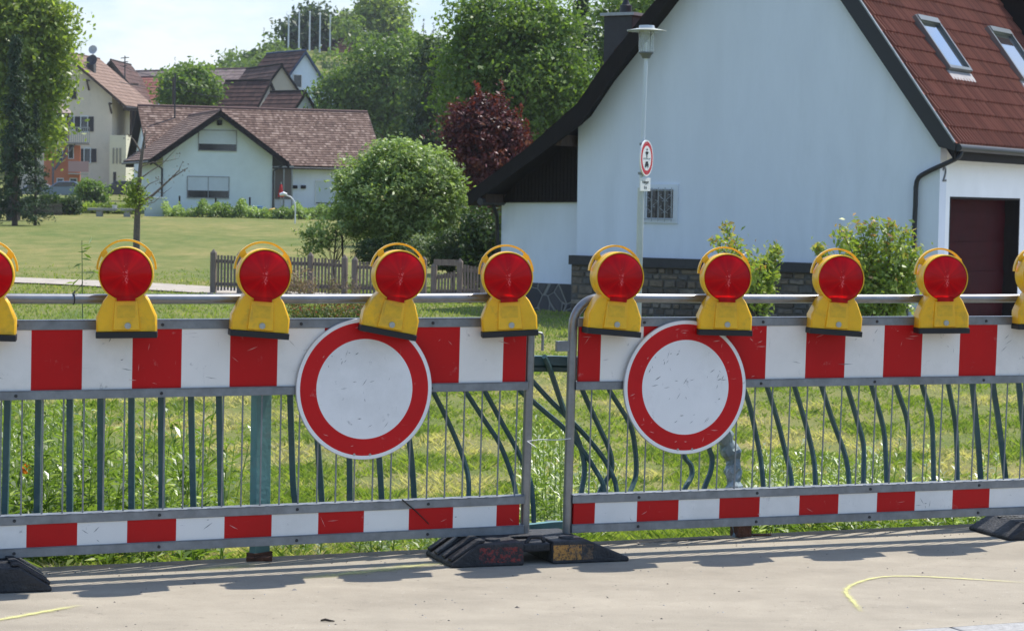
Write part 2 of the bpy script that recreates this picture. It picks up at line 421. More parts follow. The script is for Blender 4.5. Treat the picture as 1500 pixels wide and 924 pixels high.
def spray_line(pts, half, strength):
    pts = catmull([gpx(x, y, .004) for x, y in pts], 8); vs, fs, fd = [], [], []
    for i, p in enumerate(pts):
        t = (pts[min(i + 1, len(pts) - 1)] - pts[max(i - 1, 0)]).normalized(); nr = Vector((-t.y, t.x, 0))
        e = min(1, min(i, len(pts) - 1 - i) / 7)
        wv = half * (1 + .25 * math.sin(i * 1.7))
        for k, f_ in ((-2.4, 0), (-1.2, .28), (-.5, .72), (.5, .72), (1.2, .26), (2.4, 0)):
            q = p + nr * wv * k; vs.append((q.x, q.y, .004)); fd.append(f_ * strength * e)
    for i in range(len(pts) - 1):
        for k in range(5): a_ = 6 * i + k; fs.append((a_, a_ + 1, a_ + 7, a_ + 6))
    me = bpy.data.meshes.new('paint_mark'); me.from_pydata(vs, [], fs)
    A = me.attributes.new('fade', 'FLOAT', 'POINT'); A.data.foreach_set('value', fd)
    o = link('paint_mark', me, MSP); o['kind'] = 'structure'
spray_line([(-60, 917), (20, 903), (70, 894), (120, 885)], .013, 1.0)
spray_line([(280, 834), (330, 830), (380, 825)], .03, .6)
spray_line([(430, 846), (520, 838), (600, 829), (650, 824)], .03, .8)
spray_line([(1262, 896), (1250, 880), (1239, 866), (1250, 855), (1285, 845), (1330, 843), (1400, 846), (1510, 853)], .0085, .95)

# loose grit and crumbs on the pavement (uncountable)
def grit():
    rg = np.random.default_rng(21); n = 900; u = rg.uniform(-4, 5, n); o_ = np.where(rg.random(n) < .45, .05 + .25 * rg.random(n) ** 2, .05 + 2.2 * rg.random(n)); sz = rg.uniform(.0015, .0045, n) * np.where(rg.random(n) < .06, 2.2, 1); V = []
    for k in range(n):
        p = RAIL.P(u[k], o_[k], .0); a = rg.random() * 6.28; c, s_ = math.cos(a), math.sin(a)
        q = [Vector((p.x + (c * x - s_ * y) * sz[k], p.y + (s_ * x + c * y) * sz[k], z * sz[k])) for x, y, z in ((-1.3, -.8, 0), (1.2, -.7, 0), (1.0, .9, 0), (-1.1, .8, 0), (0, 0, .9))]
        for f in ((0, 1, 4, 4), (1, 2, 4, 4), (2, 3, 4, 4), (3, 0, 4, 4)): V.append([list(q[i]) for i in f[:3]])
    o = quads_mesh('grit', np.array(V), np.repeat(rg.random(n), 4), rnd_mat('grit', [(.05, .045, .04), (.16, .14, .12), (.45, .42, .38)], rough=.95), k=3); o['kind'] = 'stuff'; o['label'] = 'loose grit and crumbs on the pale pavement'
grit()
# ------------------------------------------------------------------ barriers in the foreground
class LeanFrame(Frame):
    def __init__(s, P0, deg, lean): super().__init__(P0, deg); s.lean = lean
    def P(s, u, off, z): return super().P(u, off - s.lean * (1.145 - z), z)
    def uz(s, x, y, off=0):
        u, z = Frame.uz(s, x, y, off)
        for _ in range(3): u, z = Frame.uz(s, x, y, off - s.lean * (1.145 - z))
        return u, z
LF = LeanFrame((-1.926, 9.091, 0), 23.86, .0265)
RF = LeanFrame((.389, 10.0587, 0), 21.73, .0256)
W = .206

GALV = mat('galvanised_steel', (.23, .245, .26), rough=.48, metal=.55, var=.22, vscale=14, dirt=(.16, .15, .14), dscale=5, damt=.5)
GALVL = mat('galvanised_tube', (.25, .255, .26), rough=.36, metal=.7, var=.15, vscale=18, dirt=(.22, .21, .2), dscale=6, damt=.4)
def scuffed(name, col, mark, scale=2.4, lo=.60, amt=.75, rough=.42, seed=0.0, streak=True):
    """retroreflective sheet with scuffs and scratches of its own shape"""
    m = mat(name, col, rough=rough, var=.05, vscale=3, spec=.22)
    t, b_ = nodes_of(m); co = N(t, 'ShaderNodeTexCoord')
    src = b_.inputs['Base Color'].links[0].from_socket
    def layer(src, sc, st, rot, a, e, col2, amt_):
        mp_ = N(t, 'ShaderNodeMapping'); mp_.inputs['Scale'].default_value = st; mp_.inputs['Rotation'].default_value = rot; mp_.inputs['Location'].default_value = (seed, seed * 1.7, seed * .6)
        va = N(t, 'ShaderNodeVectorMath', operation='ADD'); oi = N(t, 'ShaderNodeObjectInfo'); sc3 = N(t, 'ShaderNodeVectorMath', operation='SCALE'); sc3.inputs['Scale'].default_value = 9.0
        t.links.new(oi.outputs['Location'], sc3.inputs[0]); t.links.new(co.outputs['Object'], va.inputs[0]); t.links.new(sc3.outputs[0], va.inputs[1]); t.links.new(va.outputs[0], mp_.inputs[0])
        n = N(t, 'ShaderNodeTexNoise', i_Scale=sc, i_Detail=7.0, i_Roughness=.68); t.links.new(mp_.outputs[0], n.inputs['Vector'])
        q = N(t, 'ShaderNodeMapRange'); q.inputs['From Min'].default_value = a; q.inputs['From Max'].default_value = e; q.inputs['To Max'].default_value = amt_
        t.links.new(n.outputs['Fac'], q.inputs['Value'])
        x = N(t, 'ShaderNodeMixRGB'); t.links.new(q.outputs[0], x.inputs['Fac']); t.links.new(src, x.inputs['Color1']); x.inputs['Color2'].default_value = (*col2, 1)
        return x.outputs[0]
    src = layer(src, 14, (1, 1, 1), (0, 0, 0), .635, .70, mark, amt * .7)
    if streak:
        src = layer(src, 9, (1, 1, 14), (0, .5, 0), .665, .70, mark, amt * .6)
        src = layer(src, 7, (16, 16, 1.2), (.3, -.6, 0), .675, .71, mark, amt * .6)
    src = layer(src, 2.2, (1, 1, 1), (0, 0, 0), .5, .8, (col[0] * .72, col[1] * .72, col[2] * .70), .7)
    t.links.new(src, b_.inputs['Base Color']); return m
WHITE = scuffed('white_sheeting', (.82, .79, .74), (.22, .21, .2))
RED = scuffed('red_sheeting', (.50, .007, .008), (.55, .30, .28), amt=.5)
DISCW = scuffed('sign_white', (.84, .82, .79), (.25, .25, .25), seed=4.0)
DISCR = scuffed('sign_red', (.56, .009, .010), (.62, .36, .32), seed=7.0, amt=.65)
EDGE = mat('sign_edge', (.5, .5, .5), rough=.5, metal=.3, var=.1)
BLACK = mat('black_rubber_trim', (.012, .012, .012), rough=.6)
BOLT = mat('steel_bolt', (.45, .45, .44), rough=.35, metal=.9, var=.2, vscale=90)
DBOLT = mat('dark_bolt', (.04, .04, .042), rough=.6, metal=.3)

SCR_D = mat('scratch_dark', (.17, .165, .16), rough=.8); SCR_L = mat('scratch_pale', (.62, .36, .33), rough=.7)
def barrier(F, u0, u1, post_u, first_red, us, label, rod_u, bar_dip):
    """one fence panel: u0..u1 plank, post_u where its visible post stands (the bar bends down into it)"""
    t = thing('traffic_barrier', label, 'barrier', tuple(F.P(post_u, 0, .05)), 'crowd and traffic barrier panels')
    ZB = 1.1445
    s = 1 if post_u > (u0 + u1) / 2 else -1          # which end carries the post
    far = u0 if s > 0 else u1
    # outer tube: top bar bending into the posts
    R = .125; path = [F.P(post_u, 0, .07), F.P(post_u, 0, ZB - R)]
    for k in range(1, 8):
        a = math.pi / 2 * k / 8; path.append(F.P(post_u - s * R * (1 - math.cos(a)), 0, ZB - R + R * math.sin(a)))
    path.append(F.P(post_u - s * R, 0, ZB))
    n = 10; end = far - s * .03
    for k in range(1, n): path.append(F.P(post_u - s * R + (end + s * R - post_u + s * R) * k / n, 0, ZB - bar_dip * math.sin(math.pi * k / n)))
    path.append(F.P(end + s * R, 0, ZB))
    for k in range(1, 8):
        a = math.pi / 2 * k / 8; path.append(F.P(end + s * R * (1 - math.sin(a)), 0, ZB - R + R * math.cos(a)))
    path += [F.P(end, 0, ZB - R), F.P(end, 0, .07)]
    MB().tube(path, .0205, 14).build('tube_frame', GALVL, t, smooth=True)
    # planks with their alternating stripes
    for nm, z0, z1, du in (('upper_plank', .771, 1.021, 0), ('lower_plank', .137, .237, us)):
        b = MB(); i = math.floor(u0 / W + 1e-6)
        while i * W < u1 - 1e-6:
            a, e = max(u0, i * W) + du, min(u1, (i + 1) * W) + du
            if e - a > .002: b.fbox(F, a, e, .004, .022, z0, z1, 0 if (i % 2 == 0) == first_red else 1)
            i += 1
        pk = b.build(nm, [RED, WHITE], t)
        rk = random.Random(int(z1 * 1000) + int(post_u * 100)); mb = MB(); cl_ = [(rk.uniform(u0, u1), rk.uniform(z0, z1)) for _ in range(9)]
        for k in range(46 if z1 > .5 else 22):
            c_ = rk.choice(cl_) if rk.random() < .6 else (rk.uniform(u0, u1), rk.uniform(z0, z1)); uu, zz = c_[0] + rk.gauss(0, .03), c_[1] + rk.gauss(0, .025); L_ = rk.uniform(.004, .03) * (2 if rk.random() < .12 else 1); an = rk.gauss(.2, .7); w__ = rk.uniform(.0005, .0013)
            du_, dz__ = math.cos(an) * L_, math.sin(an) * L_
            if not (u0 + .01 < uu - L_ and uu + L_ < u1 - .01 and z0 + .006 < zz - L_ and zz + L_ < z1 - .006): continue
            i_ = math.floor((uu - du) / W); red = (i_ % 2 == 0) == first_red
            mb.add([F.P(uu - du_, .0226, zz - dz__), F.P(uu + dz__ / L_ * w__, .0226, zz - du_ / L_ * w__ - w__), F.P(uu + du_, .0226, zz + dz__), F.P(uu - dz__ / L_ * w__, .0226, zz + du_ / L_ * w__)], [(0, 1, 2, 3)], 1 if red else 0)
        mb.build('scratches', [SCR_D, SCR_L], pk)
    # steel rails that clasp the planks (L profile: face + top flange)
    for z0, z1 in ((1.019, 1.055), (.739, .773), (.235, .270), (.103, .139)):
        b = MB(); b.fbox(F, u0 - .012, u1 + .012, -.014, .027, z0, z1)
        b.fbox(F, u0 - .012, u1 + .012, -.024, .030, z1, z1 + .0035)
        b.build('rail', GALV, t, bevel=.002)
    # thin rods between the planks
    for u in rod_u:
        MB().tube([F.P(u, .005, .2705), F.P(u, .005, .739)], .0036, 6).build('rod', GALV, t, smooth=True)
    # screws
    k = u0 + .31
    while k < u1:
        for z in (1.037, .756, .253, .121):
            MB().lathe([(.0, .004), (.006, .004), (.007, 0)], F.P(k, .027, z), F.n, 10).build('screw', DBOLT, t)
        k += .595
    return t
rods_l = [-.03 + .0835 * i for i in range(-3, 27)]
rods_r = [-.03 + .0905 * i for i in range(0, 28)]
bl = barrier(LF, -.37, 2.17, 2.197, True, -.0105, 'left red and white striped steel barrier panel, straight green railing bars behind it', rods_l, .004)
br = barrier(RF, -.103, 2.44, -.128, False, -.005, 'right red and white striped steel barrier panel in front of the bent railing bars', rods_r, .004)
# coupling hook and lug
F = LF
MB().tube([F.P(2.21, 0, .98), F.P(2.235, 0, .99), F.P(2.252, 0, .987), F.P(2.258, 0, .975), F.P(2.258, 0, .91)], .006, 8).build('hook', GALV, bl, smooth=True)
F = RF
MB().fbox(F, -.205, -.145, -.012, .012, .91, .955).build('lug', GALV, br, bevel=.002)

# ------------------------------------------------------------------ warning lamps
YEL = mat('yellow_plastic', (.88, .48, .008), rough=.36, var=.08, vscale=12, spec=.5, dirt=(.42, .26, .03), dscale=9, damt=.75, bump=.05, bscale=60, perobj=True)
STK = mat('sticker', (.74, .42, .012), rough=.55, var=.15, vscale=40)
def lens_mat():
    m = mat('red_lens', (.40, .004, .008), rough=.22, spec=.35, coat=.15); t, b_ = nodes_of(m)
    co = N(t, 'ShaderNodeTexCoord'); sp = N(t, 'ShaderNodeSeparateXYZ'); mp_ = N(t, 'ShaderNodeMapping'); mp_.inputs['Location'].default_value = (0, 0, -.255)
    t.links.new(co.outputs['Object'], mp_.inputs[0])
    w1 = N(t, 'ShaderNodeTexWave', wave_type='RINGS', rings_direction='Y', i_Scale=22.0); t.links.new(mp_.outputs[0], w1.inputs['Vector'])
    v = N(t, 'ShaderNodeTexVoronoi', i_Scale=26.0); t.links.new(co.outputs['Object'], v.inputs['Vector'])
    ad = N(t, 'ShaderNodeMath', operation='ADD'); ad.inputs[0].default_value = 0; t.links.new(v.outputs['Distance'], ad.inputs[1])
    bp = N(t, 'ShaderNodeBump'); bp.inputs['Strength'].default_value = .3; bp.inputs['Distance'].default_value = .004
    t.links.new(ad.outputs[0], bp.inputs['Height']); t.links.new(bp.outputs[0], b_.inputs['Normal'])
    # reflector facets and centre sparkle painted into the red as wedges and pale speckles
    sx = N(t, 'ShaderNodeSeparateXYZ'); t.links.new(mp_.outputs[0], sx.inputs[0])
    an = N(t, 'ShaderNodeMath', operation='ARCTAN2'); t.links.new(sx.outputs['Z'], an.inputs[0]); t.links.new(sx.outputs['X'], an.inputs[1])
    cb = N(t, 'ShaderNodeCombineXYZ'); t.links.new(an.outputs[0], cb.inputs[0])
    n = N(t, 'ShaderNodeTexNoise', i_Scale=1.6, i_Detail=2.0); t.links.new(cb.outputs[0], n.inputs['Vector'])
    r = N(t, 'ShaderNodeValToRGB'); e = r.color_ramp.elements; e[0].position = .34; e[0].color = (.62, .004, .013, 1); e[1].position = .66; e[1].color = (.95, .007, .014, 1)
    t.links.new(n.outputs['Fac'], r.inputs[0])
    n2 = N(t, 'ShaderNodeTexVoronoi', i_Scale=120.0); t.links.new(co.outputs['Object'], n2.inputs['Vector'])
    g = N(t, 'ShaderNodeMapRange'); g.inputs['From Min'].default_value = .12; g.inputs['From Max'].default_value = .3; g.inputs['To Min'].default_value = .75; g.inputs['To Max'].default_value = 0; t.links.new(n2.outputs['Distance'], g.inputs['Value'])
    ab = N(t, 'ShaderNodeMath', operation='ABSOLUTE'); t.links.new(sx.outputs['X'], ab.inputs[0])
    ga = N(t, 'ShaderNodeMapRange'); ga.inputs['From Min'].default_value = .006; ga.inputs['From Max'].default_value = .014; ga.inputs['To Min'].default_value = 1; ga.inputs['To Max'].default_value = 0; t.links.new(ab.outputs[0], ga.inputs['Value'])
    az = N(t, 'ShaderNodeMath', operation='ABSOLUTE'); t.links.new(sx.outputs['Z'], az.inputs[0])
    gb = N(t, 'ShaderNodeMapRange'); gb.inputs['From Min'].default_value = .035; gb.inputs['From Max'].default_value = .05; gb.inputs['To Min'].default_value = 1; gb.inputs['To Max'].default_value = 0; t.links.new(az.outputs[0], gb.inputs['Value'])
    mu = N(t, 'ShaderNodeMath', operation='MULTIPLY'); t.links.new(g.outputs[0], mu.inputs[0]); t.links.new(ga.outputs[0], mu.inputs[1])
    mu2 = N(t, 'ShaderNodeMath', operation='MULTIPLY'); t.links.new(mu.outputs[0], mu2.inputs[0]); t.links.new(gb.outputs[0], mu2.inputs[1])
    x = N(t, 'ShaderNodeMixRGB'); t.links.new(mu2.outputs[0], x.inputs['Fac']); t.links.new(r.outputs[0], x.inputs['Color1']); x.inputs['Color2'].default_value = (1, .22, .2, 1)
    t.links.new(x.outputs[0], b_.inputs['Base Color'])
    tr = N(t, 'ShaderNodeBsdfTranslucent'); tr.inputs['Color'].default_value = (1, .012, .02, 1)
    rf = N(t, 'ShaderNodeBsdfRefraction'); rf.inputs['Color'].default_value = (1, .05, .06, 1); rf.inputs['Roughness'].default_value = .45; rf.inputs['IOR'].default_value = 1.08
    t.links.new(bp.outputs[0], rf.inputs['Normal']); t.links.new(x.outputs[0], tr.inputs['Color'])
    wd = N(t, 'ShaderNodeMixRGB'); wd.inputs['Fac'].default_value = .75; wd.inputs['Color1'].default_value = (1, .05, .06, 1); t.links.new(x.outputs[0], wd.inputs['Color2']); t.links.new(wd.outputs[0], rf.inputs['Color'])
    m0 = N(t, 'ShaderNodeMixShader'); m0.inputs[0].default_value = .7
    t.links.new(tr.outputs[0], m0.inputs[1]); t.links.new(rf.outputs[0], m0.inputs[2])
    ms = N(t, 'ShaderNodeMixShader'); ms.inputs[0].default_value = .62
    t.links.new(b_.outputs[0], ms.inputs[1]); t.links.new(m0.outputs[0], ms.inputs[2]); t.links.new(ms.outputs[0], t.nodes['Material Output'].inputs['Surface'])
    return m
LENS = lens_mat()
LZ = .257
def make_lamp():
    t = thing('warning_lamp', None, 'warning lamp', (0, 0, 0), 'warning lamps clamped along the barrier')
    # housing: flared foot with a neck, and a hollow ring that holds a lens front and back
    arc = [(.100 * math.cos(q), LZ + .100 * math.sin(q)) for q in [math.radians(-50 - 80 * k / 10) for k in range(11)]]
    out = [(-.120, .026), (.120, .026), (.120, .086), (.091, .150), (.074, .172)] + arc + [(-.074, .172), (-.091, .150), (-.120, .086)]
    b = MB(); n = len(out); cz = .10
    layers = [(-.052, .94), (-.043, 1.0), (.040, 1.0), (.048, .95)]
    base = len(b.v)
    for y, f in layers: b.v += [Vector((x * f, y, .026 + (z - .026) * (f if z < .12 else 1))) for x, z in out]
    for i in range(3):
        for j in range(n):
            k = (j + 1) % n; b.f.append((base + i * n + j, base + i * n + k, base + (i + 1) * n + k, base + (i + 1) * n + j)); b.m.append(0)
    b.f.append(tuple(base + j for j in range(n))[::-1]); b.m.append(0)
    b.f.append(tuple(base + 3 * n + j for j in range(n))); b.m.append(0)
    b.lathe([(.099, -.053), (.106, -.053), (.1095, -.044), (.1095, .040), (.106, .049), (.099, .049), (.097, 0), (.099, -.053)], (0, 0, LZ), (0, 1, 0), 48)
    # raised middle panel and side flutes on the foot
    b.hexa([Vector(q) for q in ((-.052, -.064, .034), (.052, -.064, .034), (.055, -.050, .030), (-.055, -.050, .030),
                                (-.044, -.058, .150), (.044, -.058, .150), (.046, -.050, .153), (-.046, -.050, .153))])
    b.build('housing', YEL, t, smooth=True, local=True, bevel=.0015)
    b = MB(); b.lathe([(.1042, -.002), (.1085, -.002), (.1095, .003), (.1095, .012), (.1045, .012), (.1042, -.002)], (0, -.062, LZ), (0, 1, 0), 48)
    b.build('lens_rim', YEL, t, smooth=True, local=True)
    for sgn in (-1, 1):
        pr = [(.1045, -.001)] + [(.1045 * math.cos(a), .026 * math.sin(a)) for a in [math.pi / 2 * k / 10 for k in range(1, 11)]]
        b = MB(); b.lathe(pr, (0, -.058 if sgn < 0 else .049, LZ), (0, sgn, 0), 48)
        if sgn < 0: b.box((0, -.066, LZ - .097), (.074, .016, .020))
        b.build('lens', LENS, t, smooth=True, local=True)
    rp_ = random.Random(9); b = MB()
    for k in range(26):
        x_, z_ = rp_.gauss(.004, .006), rp_.uniform(-.035, .038); r_ = rp_.uniform(.0012, .0030); y_ = -.0595 - .026 * math.sqrt(max(0, 1 - (x_ * x_ + z_ * z_) / .0109)); c_ = Vector((x_, y_, LZ + z_))
        b.add([c_ + Vector(q) * r_ for q in ((-1, 0, 0), (0, 0, -1.4), (1, 0, 0), (0, 0, 1.4), (0, -.5, 0))], [(0, 1, 4), (1, 2, 4), (2, 3, 4), (3, 0, 4)])
    b.build('lens_glints', mat('glint_red', (.95, .10, .10), rough=.15, spec=.6), t, local=True)  # pale red chips stand in for glints on the lens
    # carrying handle: flat strap arching over the head
    b = MB(); vs = []; K = 32
    for k in range(K + 1):
        a = -.02 + (math.pi + .04) * k / K
        for rr_, y in ((.1125, .018), (.1205, .018), (.1205, .042), (.1125, .042)):
            vs.append((rr_ * math.cos(a) * 1.0, y, LZ + .018 + rr_ * math.sin(a)))
    fs = [(4 * k + j, 4 * k + (j + 1) % 4, 4 * k + 4 + (j + 1) % 4, 4 * k + 4 + j) for k in range(K) for j in range(4)] + [(0, 1, 2, 3), (4 * K + 3, 4 * K + 2, 4 * K + 1, 4 * K)]
    b.add(vs, fs)
    for sx in (-1, 1): b.hexa([Vector(q) for q in ((sx * .07, .016, LZ + .075), (sx * .095, .016, LZ + .062), (sx * .095, .03, LZ + .062), (sx * .07, .03, LZ + .075), (sx * .082, .016, LZ + .10), (sx * .103, .016, LZ + .086), (sx * .103, .03, LZ + .086), (sx * .082, .03, LZ + .10))])
    b.build('handle', YEL, t, smooth=True, local=True)
    b = MB(); b.box((0, -.004, .0125), (.243, .112, .025)); b.build('foot_strip', BLACK, t, local=True, bevel=.002)
    b = MB(); b.lathe([(.0, .007), (.009, .007), (.0095, .004), (.0125, .004), (.013, 0)], (.006, -.0635, .050), (0, -1, 0), 20); b.box((.006, -.0715, .050), (.012, .003, .003), R=Matrix.Rotation(.5, 3, 'Y'))
    b.build('bolt', BOLT, t, smooth=True, local=True)
    b = MB(); b.hexa([Vector(q) for q in ((-.036, -.0632, .082), (.036, -.0632, .082), (.036, -.058, .082), (-.036, -.058, .082), (-.036, -.0608, .132), (.036, -.0608, .132), (.036, -.056, .132), (-.036, -.056, .132))])
    b.build('sticker', STK, t, local=True)
    return t
lamp0 = make_lamp()
lamps = [  # frame, base px, base py, tilt deg, yaw deg, label
    (LF, -22, 498, 1, 0, 'warning lamp cut by the left photo edge, red lens on yellow housing'),
    (LF, 186, 494, -1, -2, 'yellow warning lamp by the black cable tie, with the bare tree right above it'),
    (LF, 378, 493.5, 4, 3, 'yellow warning lamp with red lens left of the left round sign, over a red stripe'),
    (LF, 565.5, 491, 10.5, 2, 'clearly tilted yellow warning lamp covering the upper right rim of the left round sign'),
    (LF, 746, 492, -3.5, -4, 'yellow warning lamp at the right end of the left panel, above the hook'),
    (RF, 894.5, 490.5, 4.5, 5, 'yellow warning lamp above the bent corner of the right panel, tube frame curving behind it'),
    (RF, 1059.5, 490.5, .5, -4, 'yellow warning lamp covering the upper right rim of the right round sign'),
    (RF, 1220, 490, 3.5, -2, 'yellow warning lamp in front of the larger reddish green shrub by the downpipe'),
    (RF, 1378, 487.5, -1, -2, 'yellow warning lamp with red lens in front of the dark red garage door'),
    (RF, 1521, 482, 0, 0, 'warning lamp of which only a yellow corner shows at the right photo edge'),
]
for i, (F, px, py, tl, yw, lb) in enumerate(lamps):
    o = lamp0 if i == 0 else copy_tree(lamp0)
    u, z = F.uz(px, py, .085)
    o.location = F.P(u, .085, z); o.rotation_euler = (0, math.radians(tl), math.radians(F.deg * .40 + yw)); o['label'] = lb

# ------------------------------------------------------------------ round prohibition signs
def make_disc():
    t = thing('prohibition_sign', None, 'traffic sign', (0, 0, 0), 'round white signs with a red ring hung on the barrier')
    b = MB(); R = .3; c = (0, 0, R)
    b.lathe([(0, .0), (.212, 0)], c, (0, -1, 0), 96, 0)
    b.lathe([(.212, 0), (.283, 0)], c, (0, -1, 0), 96, 1)
    b.lathe([(.283, 0), (.298, 0), (.3, -.002), (.3, -.012), (.296, -.014), (0, -.014)], c, (0, -1, 0), 96, 0, mis=[0, 2, 2, 2, 2])
    b.build('plate', [DISCW, DISCR, EDGE], t, smooth=True, local=True)
    for x in (-.035, .035):
        MB().lathe([(0, .003), (.0045, .003), (.006, 0)], (x, 0, .022), (0, -1, 0), 10).build('rivet', BOLT, t, local=True)
    for z in (.17, .43): MB().box((0, .026, z), (.2, .022, .03)).build('clamp', GALV, t, local=True)
    return t
d0 = make_disc()
for i, (F, px, py, tl, dy, lb) in enumerate([(LF, 532.5, 570, 2, -3.5, 'round white sign with red ring on the left panel, two rivets at its bottom'),
                                         (RF, 1006.5, 567.5, 0, -1.5, 'round white sign with red ring on the right panel in front of the crumpled post')]):
    o = d0 if i == 0 else copy_tree(d0)
    rk = random.Random(31 + i); mb = MB(); cs_ = [(rk.uniform(-.25, .25), rk.uniform(-.25, .25)) for _ in range(8)]
    for k in range(44):
        cc_ = rk.choice(cs_); x_, z_ = (cc_[0] + rk.gauss(0, .03), cc_[1] + rk.gauss(0, .03)) if rk.random() < .6 else (rk.uniform(-.28, .28), rk.uniform(-.28, .28)); r_ = math.hypot(x_, z_); L_ = rk.uniform(.004, .022) * (2.2 if rk.random() < .1 else 1); an = rk.gauss(.8, .7); w__ = rk.uniform(.0005, .0014)
        if r_ > .27 or abs(r_ - .212) < L_ + .003: continue
        dx_, dz_ = math.cos(an) * L_, math.sin(an) * L_
        mb.add([(x_ - dx_, -.0006, .3 + z_ - dz_), (x_ + dz_ / L_ * w__, -.0006, .3 + z_ - dx_ / L_ * w__ - w__), (x_ + dx_, -.0006, .3 + z_ + dz_), (x_ - dz_ / L_ * w__, -.0006, .3 + z_ + dx_ / L_ * w__)], [(0, 1, 2, 3)], 1 if r_ > .212 else 0)
    pl_ = [c_ for c_ in o.children if c_.name.startswith('plate')][0]; sc__ = mb.build('scratches', [SCR_D, SCR_L], None, local=True); sc__.parent = pl_
    u, z = F.uz(px, py, .075); o.location = F.P(u, .075, z - .3); o.rotation_euler = (math.radians(-1.5), math.radians(tl), math.radians(F.deg + dy)); o['label'] = lb

# ------------------------------------------------------------------ rubber feet
def rubber():
    m = mat('recycled_rubber', (.022, .022, .024), rough=.62, var=.35, vscale=22, bump=.35, bscale=70, spec=.45, dirt=(.085, .08, .075), dscale=7, damt=.7)
    t, b_ = nodes_of(m); src = b_.inputs['Base Color'].links[0].from_socket
    co = N(t, 'ShaderNodeTexCoord'); sx = N(t, 'ShaderNodeSeparateXYZ'); t.links.new(co.outputs['Object'], sx.inputs[0])
    def band(sock, a, e):
        g = N(t, 'ShaderNodeMath', operation='GREATER_THAN'); t.links.new(sock, g.inputs[0]); g.inputs[1].default_value = a
        l = N(t, 'ShaderNodeMath', operation='LESS_THAN'); t.links.new(sock, l.inputs[0]); l.inputs[1].default_value = e
        q = N(t, 'ShaderNodeMath', operation='MULTIPLY'); t.links.new(g.outputs[0], q.inputs[0]); t.links.new(l.outputs[0], q.inputs[1]); return q.outputs[0]
    def mul(a, c):
        q = N(t, 'ShaderNodeMath', operation='MULTIPLY'); t.links.new(a, q.inputs[0]); t.links.new(c, q.inputs[1]); return q.outputs[0]
    oi = N(t, 'ShaderNodeObjectInfo'); oc = N(t, 'ShaderNodeMath', operation='GREATER_THAN'); oc.inputs[1].default_value = .5
    sc_ = N(t, 'ShaderNodeSeparateColor'); t.links.new(oi.outputs['Color'], sc_.inputs[0]); t.links.new(sc_.outputs[0], oc.inputs[0])
    front = mul(mul(band(sx.outputs['Y'], -.3, -.17), band(sx.outputs['Z'], .016, .082)), oc.outputs[0])
    for (a, e, col, lo, hi, nsc) in ((-.285, -.085, (.30, .028, .02), .47, .62, 60), (.055, .185, (.50, .24, .05), .40, .52, 60), (.13, .24, (.17, .10, .05), .44, .6, 40)):
        n = N(t, 'ShaderNodeTexNoise', i_Scale=float(nsc), i_Detail=4.0, i_Roughness=.7); t.links.new(co.outputs['Object'], n.inputs['Vector'])
        q = N(t, 'ShaderNodeMapRange'); q.inputs['From Min'].default_value = lo; q.inputs['From Max'].default_value = hi; q.inputs['To Max'].default_value = .85; t.links.new(n.outputs['Fac'], q.inputs['Value'])
        x = N(t, 'ShaderNodeMixRGB'); t.links.new(mul(mul(front, band(sx.outputs['X'], a, e)), q.outputs[0]), x.inputs['Fac'])
        t.links.new(src, x.inputs['Color1']); x.inputs['Color2'].default_value = (*col, 1); src = x.outputs[0]
    t.links.new(src, b_.inputs['Base Color']); return m
RUB = rubber()
def make_foot(kind, label, rot, loc, color=0):
    t = thing('ballast_block', label, 'barrier foot', loc, 'black rubber feet of the barrier', rot)
    H, L, D = .100, .41, .185
    b = MB()
    def block(x0, x0t, x1t, x1, y0=-D, y1=D, z0=0, h=H):
        lip = .018
        prof = [(x0, z0), (x1, z0), (x1, z0 + lip), (x1t, h), (x0t, h), (x0, z0 + lip)]
        b.prism([(x, y0, z) for x, z in prof], (0, y1 - y0, 0))
    if kind == 'plate':
        block(-L, -.30, .30, L, h=.075)
        b.prism([(x, -D - .004, z) for x, z in ((-.22, .0), (.25, .0), (.33, .03), (.22, H + .01), (-.10, H + .01), (-.21, .04))], (0, .14, 0))
        b.build('body', RUB, t, local=True, bevel=.010).color = (0, 0, 0, 1)
        b = MB(); r_ = random.Random(3)
        for k in range(11): b.box((-.285 + (k % 6) * .022 - (k // 6) * .015, .02 + (k // 6) * .06, .0772), (.014, .03, .002))
        b.build('embossing', mat('rubber_light', (.09, .09, .085), rough=.8), t, local=True)
    else:
        block(-L, -.285, -.082, -.080)
        block(.052, .054, .215, L)
        b.prism([(x, -D + .03, z) for x, z in ((-.083, .052), (.055, .052), (.055, H - .012), (-.083, H - .012))], (0, 2 * D - .06, 0))
        o = b.build('body', RUB, t, local=True, bevel=.007); o.color = (color, color, color, 1)
        # ribs that run down the left ramp
        for y in (-.172, -.075, .025, .124):
            rb = MB(); rb.prism([(-L + .006, y, .024), (-.275, y, H + .002), (-.255, y, H + .002), (-.255, y, H + .014), (-.285, y, H + .014), (-L + .002, y, .036)], (0, .048, 0))
            rb.build('rib', RUB, t, local=True, bevel=.004)
        for x in (-.2, .14): MB().lathe([(0, .014), (.032, .012), (.036, 0)], (x, -.11, H - .002), (0, 0, 1), 18).build('socket_cap', RUB, t, smooth=True, local=True)
        bb = MB(); bb.tube([(-.05, -.12, H - .012), (-.03, -.12, H + .012), (.02, -.12, H + .012), (.035, -.12, H - .012)], .009, 8); bb.build('lifting_grip', RUB, t, smooth=True, local=True)
        bb = MB(); bb.box((-.02, .04, H - .002), (.40, .10, .010)); bb.build('post_plate', RUB, t, local=True, bevel=.004)
    return t
g = Vector((math.cos(math.radians(19.5)), math.sin(math.radians(19.5)), 0)); nb = Vector((-g.y, g.x, 0))
P = gpx(661, 832) + g * .41 + nb * .185
